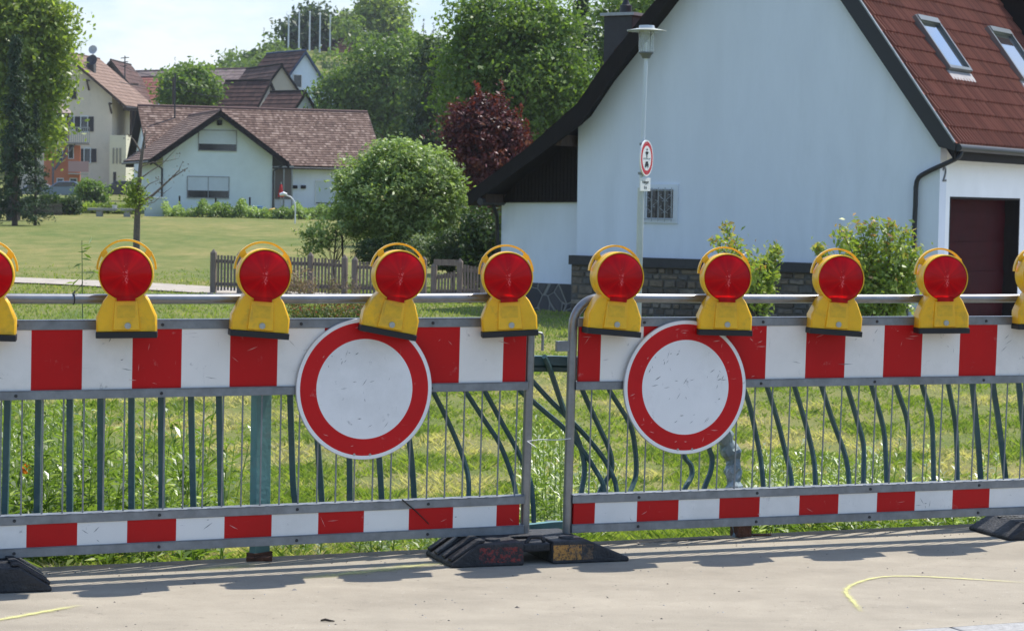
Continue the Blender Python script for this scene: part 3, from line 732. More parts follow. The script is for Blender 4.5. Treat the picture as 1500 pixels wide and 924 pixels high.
make_foot('ribbed', 'black rubber foot between the two panels with worn red and orange paint on its side', math.radians(19.5), (P.x, P.y, 0), 1)
P = gpx(76, 866) - g * .41 + nb * .185
make_foot('ribbed', 'black rubber foot cut by the left photo edge, ribbed ramp pointing right', math.radians(19.5 + 180), (P.x, P.y, 0), 0)
P = gpx(1478, 792) + g * .41 + nb * .185
make_foot('plate', 'black rubber foot at the right photo edge with a flat grey plate end', math.radians(19.5), (P.x, P.y, 0), 0)

# ------------------------------------------------------------------ green bridge railing, its right half bent by an impact
def paint(name, col, chips):
    return mat(name, col, rough=.45, var=.18, vscale=6, spec=.5, dirt=chips, dscale=16, damt=.8, bump=.15, bscale=50)
TEAL = paint('teal_paint_shaded', (.038, .095, .098), (.10, .15, .15))  # bars and top rail: paint darkened, their shade put into the colour
TEALL = paint('teal_paint_lit', (.11, .25, .245), (.16, .24, .23))  # same paint lighter: sunlight on post and bottom rail put into the colour
SCUFF = mat('scraped_teal', (.20, .26, .27), rough=.45, metal=.2, var=.4, vscale=10, dirt=(.55, .58, .60), dscale=7, damt=1.0, bump=.6, bscale=14)
RUST = mat('rust', (.11, .05, .03), rough=.9, var=.5, vscale=30, bump=.6, bscale=60)
rl = thing('bridge_railing', 'teal green bridge railing behind the barrier, its right bars bent sideways', 'railing', tuple(RAIL.P(0, 0, 0)))
def RP(px, py, out=0): u_, z_ = RAIL.uz(px, py, -out); return RAIL.P(u_, -out, z_)
top = [RAIL.P(-5, 0, .90), RAIL.P(-1, 0, .90), RAIL.P(.5, 0, .895)]
top += [RP(650, 520, .03), RP(740, 521, .06), RP(806, 521, .07), RP(860, 522, .05), RP(1000, 519, .02), RP(1200, 512, 0), RP(1500, 505, 0), RP(1800, 498, 0)]
tp = catmull(top, 5); b = MB()
for i in range(len(tp) - 1):
    a, e = tp[i], tp[i + 1]; n_ = RAIL.n
    b.hexa([a - n_ * .03 - Vector((0, 0, .042)), e - n_ * .03 - Vector((0, 0, .042)), e + n_ * .03 - Vector((0, 0, .042)), a + n_ * .03 - Vector((0, 0, .042)), a - n_ * .03, e - n_ * .03, e + n_ * .03, a + n_ * .03])
b.build('top_rail', TEAL, rl)
b = MB(); b.tube([q - Vector((0, 0, .058)) for q in tp], .016, 8); b.build('under_rail', TEAL, rl, smooth=True)
bp_ = catmull([RAIL.P(-5, 0, .12), RAIL.P(0, 0, .12), RP(560, 768), RP(660, 769, .03), RP(740, 770, .06), RP(806, 764, .05), RP(870, 762, .02), RP(1000, 757), RP(1200, 750), RP(1500, 741), RP(1800, 733)], 5)
b = MB()
for i in range(len(bp_) - 1):
    a, e = bp_[i], bp_[i + 1]; n_ = RAIL.n; h = Vector((0, 0, .03))
    b.hexa([a - n_ * .022 - h, e - n_ * .022 - h, e + n_ * .022 - h, a + n_ * .022 - h, a - n_ * .022, e - n_ * .022, e + n_ * .022, a + n_ * .022])
b.build('bottom_rail', TEALL, rl)
bars = [
 [(-38, 505), (-40, 778)], [(12, 505), (11.5, 587), (7, 754), (6.5, 772)], [(58, 505), (56.7, 587), (54.4, 750), (54, 772)], [(102.5, 505), (102.3, 770)], [(147.5, 505), (147.5, 768)],
 [(192.6, 505), (192.8, 766)], [(235.5, 503), (236, 587), (237.3, 764)], [(279, 503), (280, 587), (283.6, 750), (284, 762)], [(320, 503), (321, 587), (323.8, 740), (324, 760)],
 [(422, 500), (425, 577), (429, 700), (432.5, 735), (433, 758)], [(458, 505), (462, 600), (465.5, 650), (471.5, 735), (472, 757)], [(506, 505), (510, 620), (512, 674), (512.4, 755)],
 [(540, 510), (549, 620), (555.5, 671), (559, 730), (559.5, 755)], [(575, 510), (588, 590), (600, 648), (606, 715), (607, 755)],
 [(604, 512), (635.7, 575.7), (652, 608), (667, 641), (680, 675), (686, 700), (686.5, 728), (685.5, 757)], [(640, 514), (682.5, 574), (708, 613), (731, 648), (747, 688), (755, 718), (757, 756)],
 [(676, 514), (711.7, 575.7), (737, 622), (757, 658), (771, 690), (779, 715), (782, 765)], [(715, 520), (762, 572), (779, 586.5), (803, 607), (827, 628), (854, 660), (872, 688), (884, 712), (886, 752)],
 [(745, 520), (780, 558), (803, 583), (827, 607), (856, 636), (882, 668), (897, 695), (903, 716), (904, 752)], [(797, 522), (806, 542), (826, 600), (844, 638), (854, 668), (856, 692), (852, 718), (848, 755)],
 [(836, 524), (854, 573.5), (878, 626), (893, 660), (896, 688), (886, 706), (878, 722), (868, 752)], [(868, 524), (893, 572), (922, 620), (930, 655), (932, 690), (928, 708), (921, 724), (912, 750)],
 [(970, 521), (985, 600), (1001, 664), (1012, 681), (1013, 697), (1003, 716), (994, 748)], [(1012, 519), (1028, 600), (1038, 654), (1043, 670), (1041, 690), (1032, 714), (1024, 746)],
 [(1068, 517), (1094, 581), (1106, 630), (1114, 670), (1118, 711), (1119, 742)], [(1102, 515), (1124, 568), (1140, 620), (1151, 665), (1159, 700), (1160, 742)], [(1146, 514), (1165, 570), (1182, 628), (1192, 672), (1194, 700), (1194.5, 742)],
 [(1184, 513), (1204, 568), (1221, 620), (1237, 663), (1243, 698), (1244, 741)], [(1224, 512), (1241, 566), (1257, 620), (1265, 652), (1265, 690), (1264, 740)], [(1262, 511), (1277, 566), (1290, 610), (1296, 642), (1298.5, 698), (1299, 738)],
 [(1300, 510), (1313, 566), (1327, 608), (1331, 640), (1332.4, 698), (1332.6, 736)], [(1339, 510), (1351, 565), (1362, 600), (1366, 630), (1367.5, 698), (1368, 735)], [(1380, 509), (1389, 562), (1398, 610), (1401, 640), (1402.5, 698), (1403, 734)],
 [(1417, 508), (1424, 562), (1433, 652), (1436, 700), (1437, 733)], [(1449, 507), (1454.4, 562), (1463, 620), (1472.7, 698), (1475, 732)], [(1488, 506), (1492, 561), (1500, 636), (1506, 700), (1508, 732)], [(1528, 505), (1534, 570), (1540, 700), (1541, 731)]]
for i, pl in enumerate(bars):
    n = len(pl); bent = n > 5
    pts = [RP(x, y, (.09 * math.sin(math.pi * k / (n - 1)) if bent else 0)) for k, (x, y) in enumerate(pl)]
    pts = catmull(pts, 4) if n > 2 else pts
    MB().tube(pts, .0125, 4 if not bent else 6).build('baluster', TEAL, rl, smooth=bent)
uL_, uR_ = RAIL.uz(-38, 640)[0], RAIL.uz(1537, 640)[0]
for k in range(1, 31):
    MB().tube([RAIL.P(uL_ - .128 * k, 0, .14), RAIL.P(uL_ - .128 * k, 0, .85)], .0125, 4).build('baluster', TEAL, rl)
for k in range(1, 9):
    MB().tube([RAIL.P(uR_ + .13 * k, 0, .14), RAIL.P(uR_ + .13 * k, 0, .84)], .0125, 4).build('baluster', TEAL, rl)
# sound post at the left
Rz = Matrix.Rotation(math.radians(-38), 3, 'Z')
pb = RP(380, 817); 
b = MB(); b.box((pb.x, pb.y, .44), (.038, .092, .88), R=Rz); po = b.build('post', TEALL, rl, bevel=.004)
b = MB(); b.box((pb.x, pb.y, .016), (.055, .105, .03), R=Rz); b.tube([(pb.x - .05, pb.y - .05, .006), (pb.x + .06, pb.y - .05, .008)], .014, 6); b.build('rusty_foot', RUST, po)
# crumpled post behind the right sign
pa = [(1046, 560, .04), (1052, 610, .06), (1062, 640, .09), (1073, 672, .09), (1076, 705, .06), (1080, 740, .03), (1082, 786, .0)]
pts = catmull([RP(x, y, o_) for x, y, o_ in pa], 4); rr_ = [(.040 + .008 * math.sin(i * 1.9)) if i < 18 else .040 - .0015 * (i - 18) for i in range(len(pts))]
b = MB(); b.tube(pts, rr_, 9)
rj = random.Random(5)
for v_ in b.v: v_ += Vector((rj.uniform(-.008, .008), rj.uniform(-.008, .008), rj.uniform(-.006, .006)))
cp = b.build('crumpled_post', SCUFF, rl)
b = MB(); q = RP(1085, 786); b.box((q.x, q.y, .028), (.075, .07, .055), R=Matrix.Rotation(.5, 3, 'Z')); b.box((q.x + .1, q.y + .02, .006), (.09, .03, .008), R=Matrix.Rotation(.2, 3, 'Z')); b.build('rusty_foot', RUST, cp)

# ------------------------------------------------------------------ small things at the barrier
F = LF
u, z = F.uz(107.5, 437)
t = thing('cable_tie', 'thin black cable tie around the top tube left of a warning lamp', 'cable tie', tuple(F.P(u, 0, z)))
b = MB(); ring = [F.P(u, .0235 * math.cos(a), 1.1435 + .0235 * math.sin(a)) for a in [2 * math.pi * k / 20 for k in range(21)]]; b.tube(ring, .0022, 6); b.build('loop', BLACK, t, smooth=True)
b = MB(); b.tube([F.P(u, .01, 1.166), F.P(u + .004, .004, 1.175)], .003, 6); b.tube([F.P(u, .012, 1.166), F.P(u + .03, .0, 1.195), F.P(u + .038, 0, 1.211)], .0013, 5); b.build('tail', BLACK, t, smooth=True)
p0 = F.uz(589, 731, .036); p1 = F.uz(628, 767, .026)
o = MB().tube([F.P(p0[0], .034, p0[1]), F.P((p0[0] + p1[0]) / 2, .033, (p0[1] + p1[1]) / 2 + .004), F.P(p1[0], .028, p1[1])], [.003, .0026, .002], 6).build('stick', mat('black_stick', (.012, .01, .008), rough=.8), origin=F.P(p1[0], .026, p1[1]))
tag(o, 'thin black stick leaning across the lower striped plank of the left panel', 'stick')
wire = mat('white_wire', (.6, .6, .58), rough=.5)
A = LF.P(2.197, .024, .60); B_ = RF.P(-.128, .024, .60)
a_ = at(772, 646, A.y - .03); e_ = at(836, 642, B_.y - .03)
o = MB().tube([a_, a_.lerp(e_, .3) + Vector((0, 0, .004)), a_.lerp(e_, .7) - Vector((0, 0, .003)), e_], .0022, 6).tube([a_ + Vector((.0, 0, .0)), a_ + Vector((.02, -.01, -.012)), a_ + Vector((.04, -.012, -.025))], .0018, 5).build('tie_wire', wire, origin=a_, smooth=True)
tag(o, 'short white wire tied between the posts of the two panels', 'wire')
P = gpx(480, 910); tw = mat('dry_twig', (.03, .022, .015), rough=.9)
o = MB().tube([P + Vector((-.026, .004, .004)), P + Vector((-.008, 0, .008)), P + Vector((.008, -.003, .005)), P + Vector((.026, -.006, .004))], [.003, .005, .004, .002], 6).build('twig', tw, origin=P)
tag(o, 'small dark twig lying on the pale pavement near the bottom edge', 'twig')
P = gpx(808, 770)
o = MB().lathe([(0, .028), (.03, .026), (.034, .018), (.03, .002), (0, 0)], (P.x, P.y, .0), (0, 0, 1), 20).build('anchor_cap', mat('cap_plastic', (.05, .05, .05), rough=.5), origin=P, smooth=True)
tag(o, 'flat dark round cap lying on the pavement edge between the two panels', 'cap')
# ------------------------------------------------------------------ buildings
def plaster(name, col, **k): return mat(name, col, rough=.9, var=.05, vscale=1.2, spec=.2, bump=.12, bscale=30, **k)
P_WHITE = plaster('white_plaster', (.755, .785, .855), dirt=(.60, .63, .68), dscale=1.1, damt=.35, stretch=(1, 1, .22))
P_GAR = plaster('white_plaster_lit', (.88, .88, .88))  # garage side wall: whiter copy with the grazing sun put into the colour
P_MINT = plaster('pale_green_plaster', (.70, .765, .765))
P_CREAM = plaster('cream_plaster', (.74, .63, .50), dirt=(.42, .36, .3), dscale=.6)
P_CREAML = plaster('pale_cream_plaster', (.74, .69, .52))
P_ORANGE = plaster('orange_plaster', (.58, .20, .10))
P_GREY = plaster('grey_plaster', (.45, .40, .34))
P_BLUE = plaster('bluish_plaster', (.66, .74, .84))
DARKWOOD = mat('dark_stained_wood', (.011, .008, .007), rough=.8, var=.3, vscale=6, stretch=(6, 6, .6), spec=.25)
BROWNW = mat('brown_wood', (.06, .035, .022), rough=.8, var=.35, vscale=5, stretch=(6, 6, .6))
BARN = mat('barn_boards', (.045, .032, .026), rough=.85, var=.4, vscale=4, stretch=(5, 5, .5))
DGLASS = mat('dark_glass', (.012, .014, .018), rough=.08, spec=.8)
SHUT = mat('grey_roller_shutter', (.58, .63, .66), rough=.6, var=.06, vscale=2)
FRAMEB = mat('brown_window_frame', (.06, .035, .03), rough=.6)
FRAMEW = mat('white_window_frame', (.7, .7, .68), rough=.5)
ZINC = mat('zinc', (.30, .32, .33), rough=.45, metal=.6, var=.15)
DZINC = mat('dark_gutter', (.025, .025, .028), rough=.5, metal=.2)
T_RED = rnd_mat('red_roof_tile', [(.14, .042, .025), (.20, .062, .036), (.27, .095, .056)], rough=.75)
T_OLD = rnd_mat('weathered_roof_tile', [(.075, .042, .030), (.125, .073, .054), (.19, .122, .092), (.34, .25, .20)], rough=.85)
T_BROWN = rnd_mat('brown_roof_tile', [(.055, .028, .022), (.09, .045, .034), (.13, .065, .048)], rough=.85)
T_FAR = rnd_mat('far_red_tile', [(.22, .075, .055), (.30, .11, .08), (.36, .15, .115)], rough=.85)
T_FARG = rnd_mat('far_grey_tile', [(.17, .12, .105), (.22, .16, .14), (.27, .20, .175)], rough=.85)
T_TAN = rnd_mat('tan_roof_tile', [(.17, .105, .075), (.22, .14, .10), (.28, .18, .135)], rough=.85)
_rng = np.random.default_rng(11)
def tiles(name, A, B, C, D, nrow, ncol, lift, m, parent, wave=0, seg=1):
    """tile rows over the quad A,B (eave) C,D (ridge); each tile its own face(s), lower edge lifted"""
    A, B, C, D = (np.array(q, float) for q in (A, B, C, D)); n = unit(np.cross(B - A, D - A)); 
    if n[2] < 0: n = -n
    iu = np.arange(ncol * seg); V = []; R = []
    tr = _rng.random((nrow, ncol)) * .75 + _rng.random((nrow, 1)) * .12 + .06
    def pt(u, v): return (A * (1 - u)[:, None] + B * u[:, None]) * (1 - v) + (D * (1 - u)[:, None] + C * u[:, None]) * v
    prof = np.array([0, .06, .06, 0, 1, 1, 0]) if seg > 1 else np.zeros(2)     # flat pan, then a rolled rib
    for r in range(nrow):
        v0, v1 = r / nrow, (r + 1.08) / nrow if r < nrow - 1 else 1
        u0, u1 = iu / (ncol * seg), (iu + 1) / (ncol * seg)
        w0, w1 = prof[iu % seg] * wave, prof[iu % seg + 1] * wave
        off0 = lift
        q = np.stack([pt(u0, v0) + n * (off0 + w0)[:, None], pt(u1, v0) + n * (off0 + w1)[:, None], pt(u1, v1) + n * (w1 + .004)[:, None], pt(u0, v1) + n * (w0 + .004)[:, None]], 1)
        f = np.stack([pt(u0, v0) - n * .01, pt(u1, v0) - n * .01, q[:, 1], q[:, 0]], 1)   # front lip
        V += [q, f]; rr_ = np.repeat(tr[r], seg); R += [rr_, rr_ * .5]
    return quads_mesh(name, np.concatenate(V), np.concatenate(R), m, parent)
def house_thing(name, label, F, u, group=None, z=0): return thing(name, label, 'house', tuple(F.P(u, 0, z)), group)
def gable_house(name, label, F, w, ze, zr, L, zg, wall, tile, rows, cols, over=.4, verge=.35, eo=.4, board=DARKWOOD, apex=None, fascia=.22, wave=0, seg=1, cat='house', gable_mat=None):
    t = thing(name, label, cat, tuple(F.P(w / 2, 0, zg)))
    a = w / 2 if apex is None else apex
    b = MB(); b.prism([F.P(0, 0, zg - .6), F.P(w, 0, zg - .6), F.P(w, 0, ze), F.P(a, 0, zr), F.P(0, 0, ze)], -F.n * L); b.build('wall', wall, t)
    if gable_mat:
        b = MB(); b.prism([F.P(.02, .0, ze), F.P(w - .02, .0, ze), F.P(a, .0, zr - .02)], F.n * .03); b.build('gable_boarding', gable_mat, t)
    T = .16
    for sgn, ue in ((-1, 0), (1, w)):
        dx = abs(ue - a); sl = (zr - ze) / dx; ux = ue + sgn * eo; zx = ze - sl * eo
        pl = [F.P(ux, verge, zx + .03), F.P(a, verge, zr + .03), F.P(a, verge, zr + .03 + T), F.P(ux, verge, zx + .03 + T * .8)]
        b = MB(); b.prism(pl, -F.n * (L + 2 * verge)); rf = b.build('roof', board, t)
        up = Vector((0, 0, T + .045))
        q = [F.P(ux, verge, zx) + up, F.P(ux, verge - L - 2 * verge, zx) + up, F.P(a, verge - L - 2 * verge, zr) + up, F.P(a, verge, zr) + up]
        tiles('roof_tiles', *q, rows, cols, .035, tile, rf, wave, seg)
        b = MB(); b.prism([F.P(ux, verge + .002, zx - fascia * .3), F.P(a, verge + .002, zr - fascia * .3), F.P(a, verge + .002, zr + T + .06), F.P(ux, verge + .002, zx + T + .04)], F.n * .035); b.build('barge_board', board, t)
        b = MB(); gz_ = zx + .06; b.tube([F.P(ux + sgn * .05, verge, gz_), F.P(ux + sgn * .05, verge - L - 2 * verge, gz_)], .065, 8); b.build('gutter', DZINC, t, smooth=True)
    b = MB(); b.tube([F.P(a, verge, zr + T + .07), F.P(a, -L - verge, zr + T + .07)], .09, 8); b.build('ridge_tiles', board if tile is T_BROWN else mat('ridge_tile', (.16, .09, .075), rough=.85), t)
    return t
def window(F, par, x0, y0, x1, y1, off=.0, frame=FRAMEB, pane=DGLASS, fw=.06, shutter=0, split=0, name='window', px=True, shut=SHUT, depth=.05):
    if px: (u0, z1), (u1, z0) = F.uz(x0, y0, off), F.uz(x1, y1, off)
    else: u0, z1, u1, z0 = x0, y0, x1, y1
    b = MB()
    b.fbox(F, u0 - fw, u0, off - .02, off + depth, z0 - fw, z1 + fw); b.fbox(F, u1, u1 + fw, off - .02, off + depth, z0 - fw, z1 + fw)
    b.fbox(F, u0, u1, off - .02, off + depth, z1, z1 + fw); b.fbox(F, u0, u1, off - .02, off + depth + .03, z0 - fw, z0)
    if split:
        for k in range(1, split + 1): c = u0 + (u1 - u0) * k / (split + 1); b.fbox(F, c - fw * .5, c + fw * .5, off + .012, off + depth - .006, z0, z1)
    w_ = b.build(name, frame, par)
    b = MB(); b.fbox(F, u0, u1, off - .01, off + .010, z0, z1); b.build('pane', pane, w_)
    if shutter:
        zs = z1 - (z1 - z0) * shutter; b = MB(); n = max(3, int((z1 - zs) / .09))
        for k in range(n):
            a = zs + (z1 - zs) * k / n; e = zs + (z1 - zs) * (k + 1) / n
            b.fbox(F, u0, u1, off + .011, off + .024 + .004 * (k % 2), a, e)
        b.build('roller_shutter', shut, w_)
    return w_

# ---------- the big white house on the right
HF = Frame(at(845, 455, 42), -32)
RZ = -.62
t = thing('gabled_house', 'large white house with steep red tiled roof, stone plinth and dark red garage door', 'house', tuple(HF.P(3.5, 0, -.5)))
uL, zL = HF.uz(847, 184); uR, zR = HF.uz(1378, 214); uA, zA = HF.uz(1113, -184)
HL = 10.5
SF = Frame(HF.P(uR, 0, 0), 58)
dg0, dgt = SF.uz(1391.5, 288); dg1, _ = SF.uz(1494, 292)
b = MB(); b.prism([HF.P(0 + uL * .5, 0, RZ), HF.P(uR, 0, RZ), HF.P(uR, 0, zR), HF.P(uA, 0, zA), HF.P(uL, 0, zL)], -HF.n * .3)
b.prism([HF.P(uL, -.302, RZ), HF.P(uR - .36, -.302, RZ), HF.P(uR - .36, -.302, zR - .1), HF.P(uA, -.302, zA - .3), HF.P(uL, -.302, zL - .1)], -HF.n * (HL - .3))
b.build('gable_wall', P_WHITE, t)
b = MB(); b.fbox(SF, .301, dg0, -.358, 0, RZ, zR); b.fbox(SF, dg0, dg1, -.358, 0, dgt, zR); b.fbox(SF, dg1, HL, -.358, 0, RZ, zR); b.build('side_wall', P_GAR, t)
d_ = MB(); n = 9
for k in range(n):
    a = RZ + (dgt - RZ) * k / n; e = RZ + (dgt - RZ) * (k + 1) / n; d_.fbox(SF, dg0 + .03, dg1 - .03, -.33, -.27 + .012 * (k % 2), a, e)
dd = d_.build('garage_door', mat('oxblood_paint', (.036, .002, .004), rough=.75, var=.2, vscale=3, spec=.1), t)
b = MB(); b.fbox(SF, dg0 - .0, dg0 + .04, -.3, .004, RZ, dgt - .04); b.fbox(SF, dg1 - .04, dg1, -.3, .004, RZ, dgt - .04); b.fbox(SF, dg0, dg1, -.3, .004, dgt - .04, dgt - .002); b.build('door_frame', DARKWOOD, dd)
# lean-to wing on the left
ul0, zt = HF.uz(735, 297, -.3); 
ul1 = uL - .004; zt2 = HF.uz(843, 296, -.3)[1]
b = MB(); b.prism([HF.P(ul0, -.3, RZ), HF.P(ul1, -.3, RZ), HF.P(ul1, -.3, zt2), HF.P(ul0, -.3, zt)], -HF.n * 9); b.build('lean_to_wall', P_WHITE, t)
po = [(960, 0), (880, 100), (846, 151), (773, 216), (683, 284)]
OV = .5
out = [HF.uz(x, y, OV) for x, y in po]; apx = HF.uz(1113, -204, OV)
inn = [HF.uz(x, y, OV) for x, y in [(979, 0), (905, 103), (851, 182), (783, 232), (690, 299)]]; ipx = HF.uz(1113, -182, OV)
top_l = [apx] + out; bot_l = [ipx] + inn
b = MB()
for i in range(len(top_l) - 1):
    q = [HF.P(top_l[i][0], OV, top_l[i][1]), HF.P(top_l[i + 1][0], OV, top_l[i + 1][1]), HF.P(bot_l[i + 1][0], OV, bot_l[i + 1][1]), HF.P(bot_l[i][0], OV, bot_l[i][1])]
    b.prism(q, -HF.n * .06)
b.build('barge_board', DARKWOOD, t)
b = MB()
for i in range(len(top_l) - 1):
    q = [HF.P(top_l[i][0], OV - .062, top_l[i][1] - .03), HF.P(top_l[i + 1][0], OV - .062, top_l[i + 1][1] - .03), HF.P(top_l[i + 1][0], OV - .062, top_l[i + 1][1] - .22), HF.P(top_l[i][0], OV - .062, top_l[i][1] - .22)]
    b.prism(q, -HF.n * (HL + OV))
rl_ = b.build('roof', DARKWOOD, t)
for i in range(len(top_l) - 1):
    e0, e1 = top_l[i + 1], top_l[i]; L_ = math.dist(e0, e1)
    tiles('roof_tiles', HF.P(e0[0], OV - .02, e0[1]), HF.P(e0[0], -HL, e0[1]), HF.P(e1[0], -HL, e1[1]), HF.P(e1[0], OV - .02, e1[1]), max(2, int(L_ / .36)), 36, .02, T_RED, rl_)
# timber boarded gable over the lean-to, with rafters and the purlin end
poly = [HF.P(ul0 + .02, -.2, zt + .01), HF.P(ul1 - .01, -.2, zt2 + .01), HF.P(ul1 - .01, -.2, zL - .12), HF.P(HF.uz(783, 232, -.2)[0], -.2, HF.uz(783, 238, -.2)[1])]
b = MB(); b.prism(poly, -HF.n * .2)
for k in range(22):
    u_ = ul0 + .1 + (ul1 - ul0 - .2) * k / 21; b.fbox(HF, u_ - .008, u_ + .008, -.2, -.19, zt2, zt2 + .05 + (u_ - ul0) / (ul1 - ul0) * 1.2)
b.build('boarding', DARKWOOD, t)
b = MB(); b.fbox(HF, ul1 - .26, ul1 - .1, -.3, .42, zL - .38, zL - .18); b.build('purlin_end', BROWNW, t); MB().fbox(HF, ul0 - .3, ul0 + .1, -.3, .4, zt + .0, zt + .16).build('purlin_end', BROWNW, t)
ug, zg_ = HF.uz(716, 297, .2)
b = MB(); b.tube([HF.P(ug, OV, zg_ + .02), HF.P(ug, -9, zg_ + .02)], .07, 8); b.tube([HF.P(ug, .1, zg_), HF.P(ug + .06, .0, zg_ - .25), HF.P(ul0 - .06, -.25, zg_ - .5), HF.P(ul0 - .06, -.35, RZ)], .04, 8); b.build('gutter', DZINC, t, smooth=True)
# steep right slope with interlocking tiles
RO = .14
e0u, e0z = HF.uz(1398, 212, RO); r0u, r0z = uA, zA + .42
sl_ = (r0z - e0z) / (e0u - r0u)
EA, EB = HF.P(e0u, RO, e0z), HF.P(e0u, -HL, e0z); RA, RB = HF.P(r0u, RO, r0z), HF.P(r0u, -HL, r0z)
b = MB(); nn = Vector((0, 0, -1)); b.hexa([EA + nn * .26, EB + nn * .26, RB + nn * .26, RA + nn * .26, EA + nn * .07, EB + nn * .07, RB + nn * .07, RA + nn * .07]); rr0 = b.build('roof', DARKWOOD, t)
sl_len = (RA - EA).length
tiles('roof_tiles', EA, EB, RB, RA, int(sl_len / .335), 72, .04, T_RED, rr0, wave=.05, seg=6)
b = MB(); b.prism([HF.P(uR + .03, 0, zR - .02), HF.P(e0u + .02, 0, e0z - .10), HF.P(e0u + .02, 0, e0z + .03), HF.P(r0u, 0, r0z + .06), HF.P(uA, 0, zA - .02)], HF.n * (RO + .02)); b.build('barge_board', DZINC, t)
b = MB(); b.tube([HF.P(e0u + .015, RO + .03, e0z + .035), HF.P(r0u + .015, RO + .03, r0z + .06)], .02, 6); b.build('verge_trim', ZINC, t, smooth=True)
b = MB(); b.tube([HF.P(e0u + .06, RO - .02, e0z - .05), HF.P(e0u + .06, -HL, e0z - .05)], .065, 10); b.build('gutter', DZINC, t, smooth=True)
b = MB(); b.fbox(SF, .0, HL, -.002, e0u - uR - .02, zR - .02, zR + .10); b.build('soffit', DARKWOOD, t)
dp = [HF.P(e0u + .05, -.05, e0z - .1), HF.P(e0u + .03, .0, e0z - .2)]
for x, y in ((1385, 240), (1355, 254), (1343, 266), (1341, 300), (1339, 350), (1338, 440)): q = HF.uz(x, y, .08); dp.append(HF.P(q[0], .08, q[1]))
b = MB(); b.tube(catmull(dp, 3), .042, 10); b.build('downpipe', DZINC, t, smooth=True)
# stone plinth and dark cornice
def stone(name, c0, c1, mortar, sc, st=(1, 1, 1.5), mw=.05):
    m = mat(name, c0, rough=.9); t_, b_ = nodes_of(m); co = N(t_, 'ShaderNodeTexCoord'); mp_ = N(t_, 'ShaderNodeMapping'); mp_.inputs['Scale'].default_value = st
    t_.links.new(co.outputs['Object'], mp_.inputs[0])
    v1 = N(t_, 'ShaderNodeTexVoronoi', i_Scale=float(sc)); v2 = N(t_, 'ShaderNodeTexVoronoi', feature='DISTANCE_TO_EDGE', i_Scale=float(sc))
    for v in (v1, v2): t_.links.new(mp_.outputs[0], v.inputs['Vector'])
    x = N(t_, 'ShaderNodeMixRGB'); sp_ = N(t_, 'ShaderNodeSeparateColor'); t_.links.new(v1.outputs['Color'], sp_.inputs[0]); t_.links.new(sp_.outputs[0], x.inputs['Fac'])
    x.inputs['Color1'].default_value = (*c0, 1); x.inputs['Color2'].default_value = (*c1, 1)
    q = N(t_, 'ShaderNodeMapRange'); q.inputs['From Min'].default_value = mw * .4; q.inputs['From Max'].default_value = mw; t_.links.new(v2.outputs['Distance'], q.inputs['Value'])
    y = N(t_, 'ShaderNodeMixRGB'); t_.links.new(q.outputs[0], y.inputs['Fac']); y.inputs['Color1'].default_value = (*mortar, 1); t_.links.new(x.outputs[0], y.inputs['Color2']); t_.links.new(y.outputs[0], b_.inputs['Base Color'])
    bp_ = N(t_, 'ShaderNodeBump'); bp_.inputs['Distance'].default_value = .03; t_.links.new(q.outputs[0], bp_.inputs['Height']); t_.links.new(bp_.outputs[0], b_.inputs['Normal']); return m
STONE = stone('rubble_stone', (.11, .080, .058), (.28, .215, .155), (.15, .12, .09), 2.9, (1, 1, 2.4), .045)
STONE2 = stone('polygonal_stone', (.060, .056, .058), (.10, .09, .088), (.26, .24, .21), 3.4, (1, 1, 1), .06)
c0 = HF.uz(836, 371.5, .1); c1 = HF.uz(1190, 386, .1)
zc = (HF.uz(845, 373, .12)[1] + HF.uz(1190, 386.5, .12)[1]) / 2
b = MB(); b.fbox(HF, c0[0] - .02, uR - .45, .0, .14, zc - .17, zc); b.build('plinth_cap', mat('slate', (.045, .040, .038), rough=.7, var=.2), t)
def stones(name, F, u0, u1, z0, z1, off, mats, mortar, seed):
    rk = random.Random(seed); b = MB(); b.fbox(F, u0, u1, off - .12, off - .028, z0, z1, 0); z = z0
    while z < z1 - .02:
        hh = min(rk.uniform(.09, .19), z1 - z); u = u0 + .004
        while u < u1 - .02:
            ww = min(rk.uniform(.13, .42), u1 - u); g_ = .008; d_ = off + rk.uniform(-.018, .016); j = lambda a=.012: rk.uniform(-a, a)
            p = [F.P(u + g_ + abs(j()), off - .05, z + g_), F.P(u + ww - g_ - abs(j()), off - .05, z + g_), F.P(u + ww - g_ - abs(j()), off - .05, z + hh - g_), F.P(u + g_ + abs(j()), off - .05, z + hh - g_)]
            m_ = .014; cx, cz_ = u + ww / 2, z + hh / 2
            q = [F.P(u + g_ + m_ + abs(j()), d_ + j(.006), z + g_ + m_ + j(.008)), F.P(u + ww - g_ - m_ - abs(j()), d_ + j(.006), z + g_ + m_ + j(.008)), F.P(u + ww - g_ - m_ - abs(j()), d_ + j(.006), z + hh - g_ - m_ + j(.006)), F.P(u + g_ + m_ + abs(j()), d_ + j(.006), z + hh - g_ - m_ + j(.006))]
            b.add(p + q, [(4, 5, 6, 7), (0, 1, 5, 4), (1, 2, 6, 5), (2, 3, 7, 6), (3, 0, 4, 7)], 1 + rk.randrange(len(mats))); u += ww
        z += hh
    return b.build(name, [mortar] + mats, t)
SM = [mat('stone_tone_%d' % i, c_, rough=.92, var=.35, vscale=9, bump=.6, bscale=26) for i, c_ in enumerate(((.115, .085, .060), (.175, .135, .098), (.24, .19, .14), (.13, .115, .10), (.20, .145, .095)))]
MOR = mat('mortar', (.13, .115, .095), rough=.95)
stones('stone_plinth', HF, c0[0], uR - .5, RZ, zc - .172, .09, SM, MOR, 5)
zs = HF.uz(790, 414.5, -.26)[1]; b = MB(); b.fbox(HF, ul0 - .02, c0[0] - .002, -.5, -.24, RZ, zs); b.build('lean_to_plinth', STONE2, t)
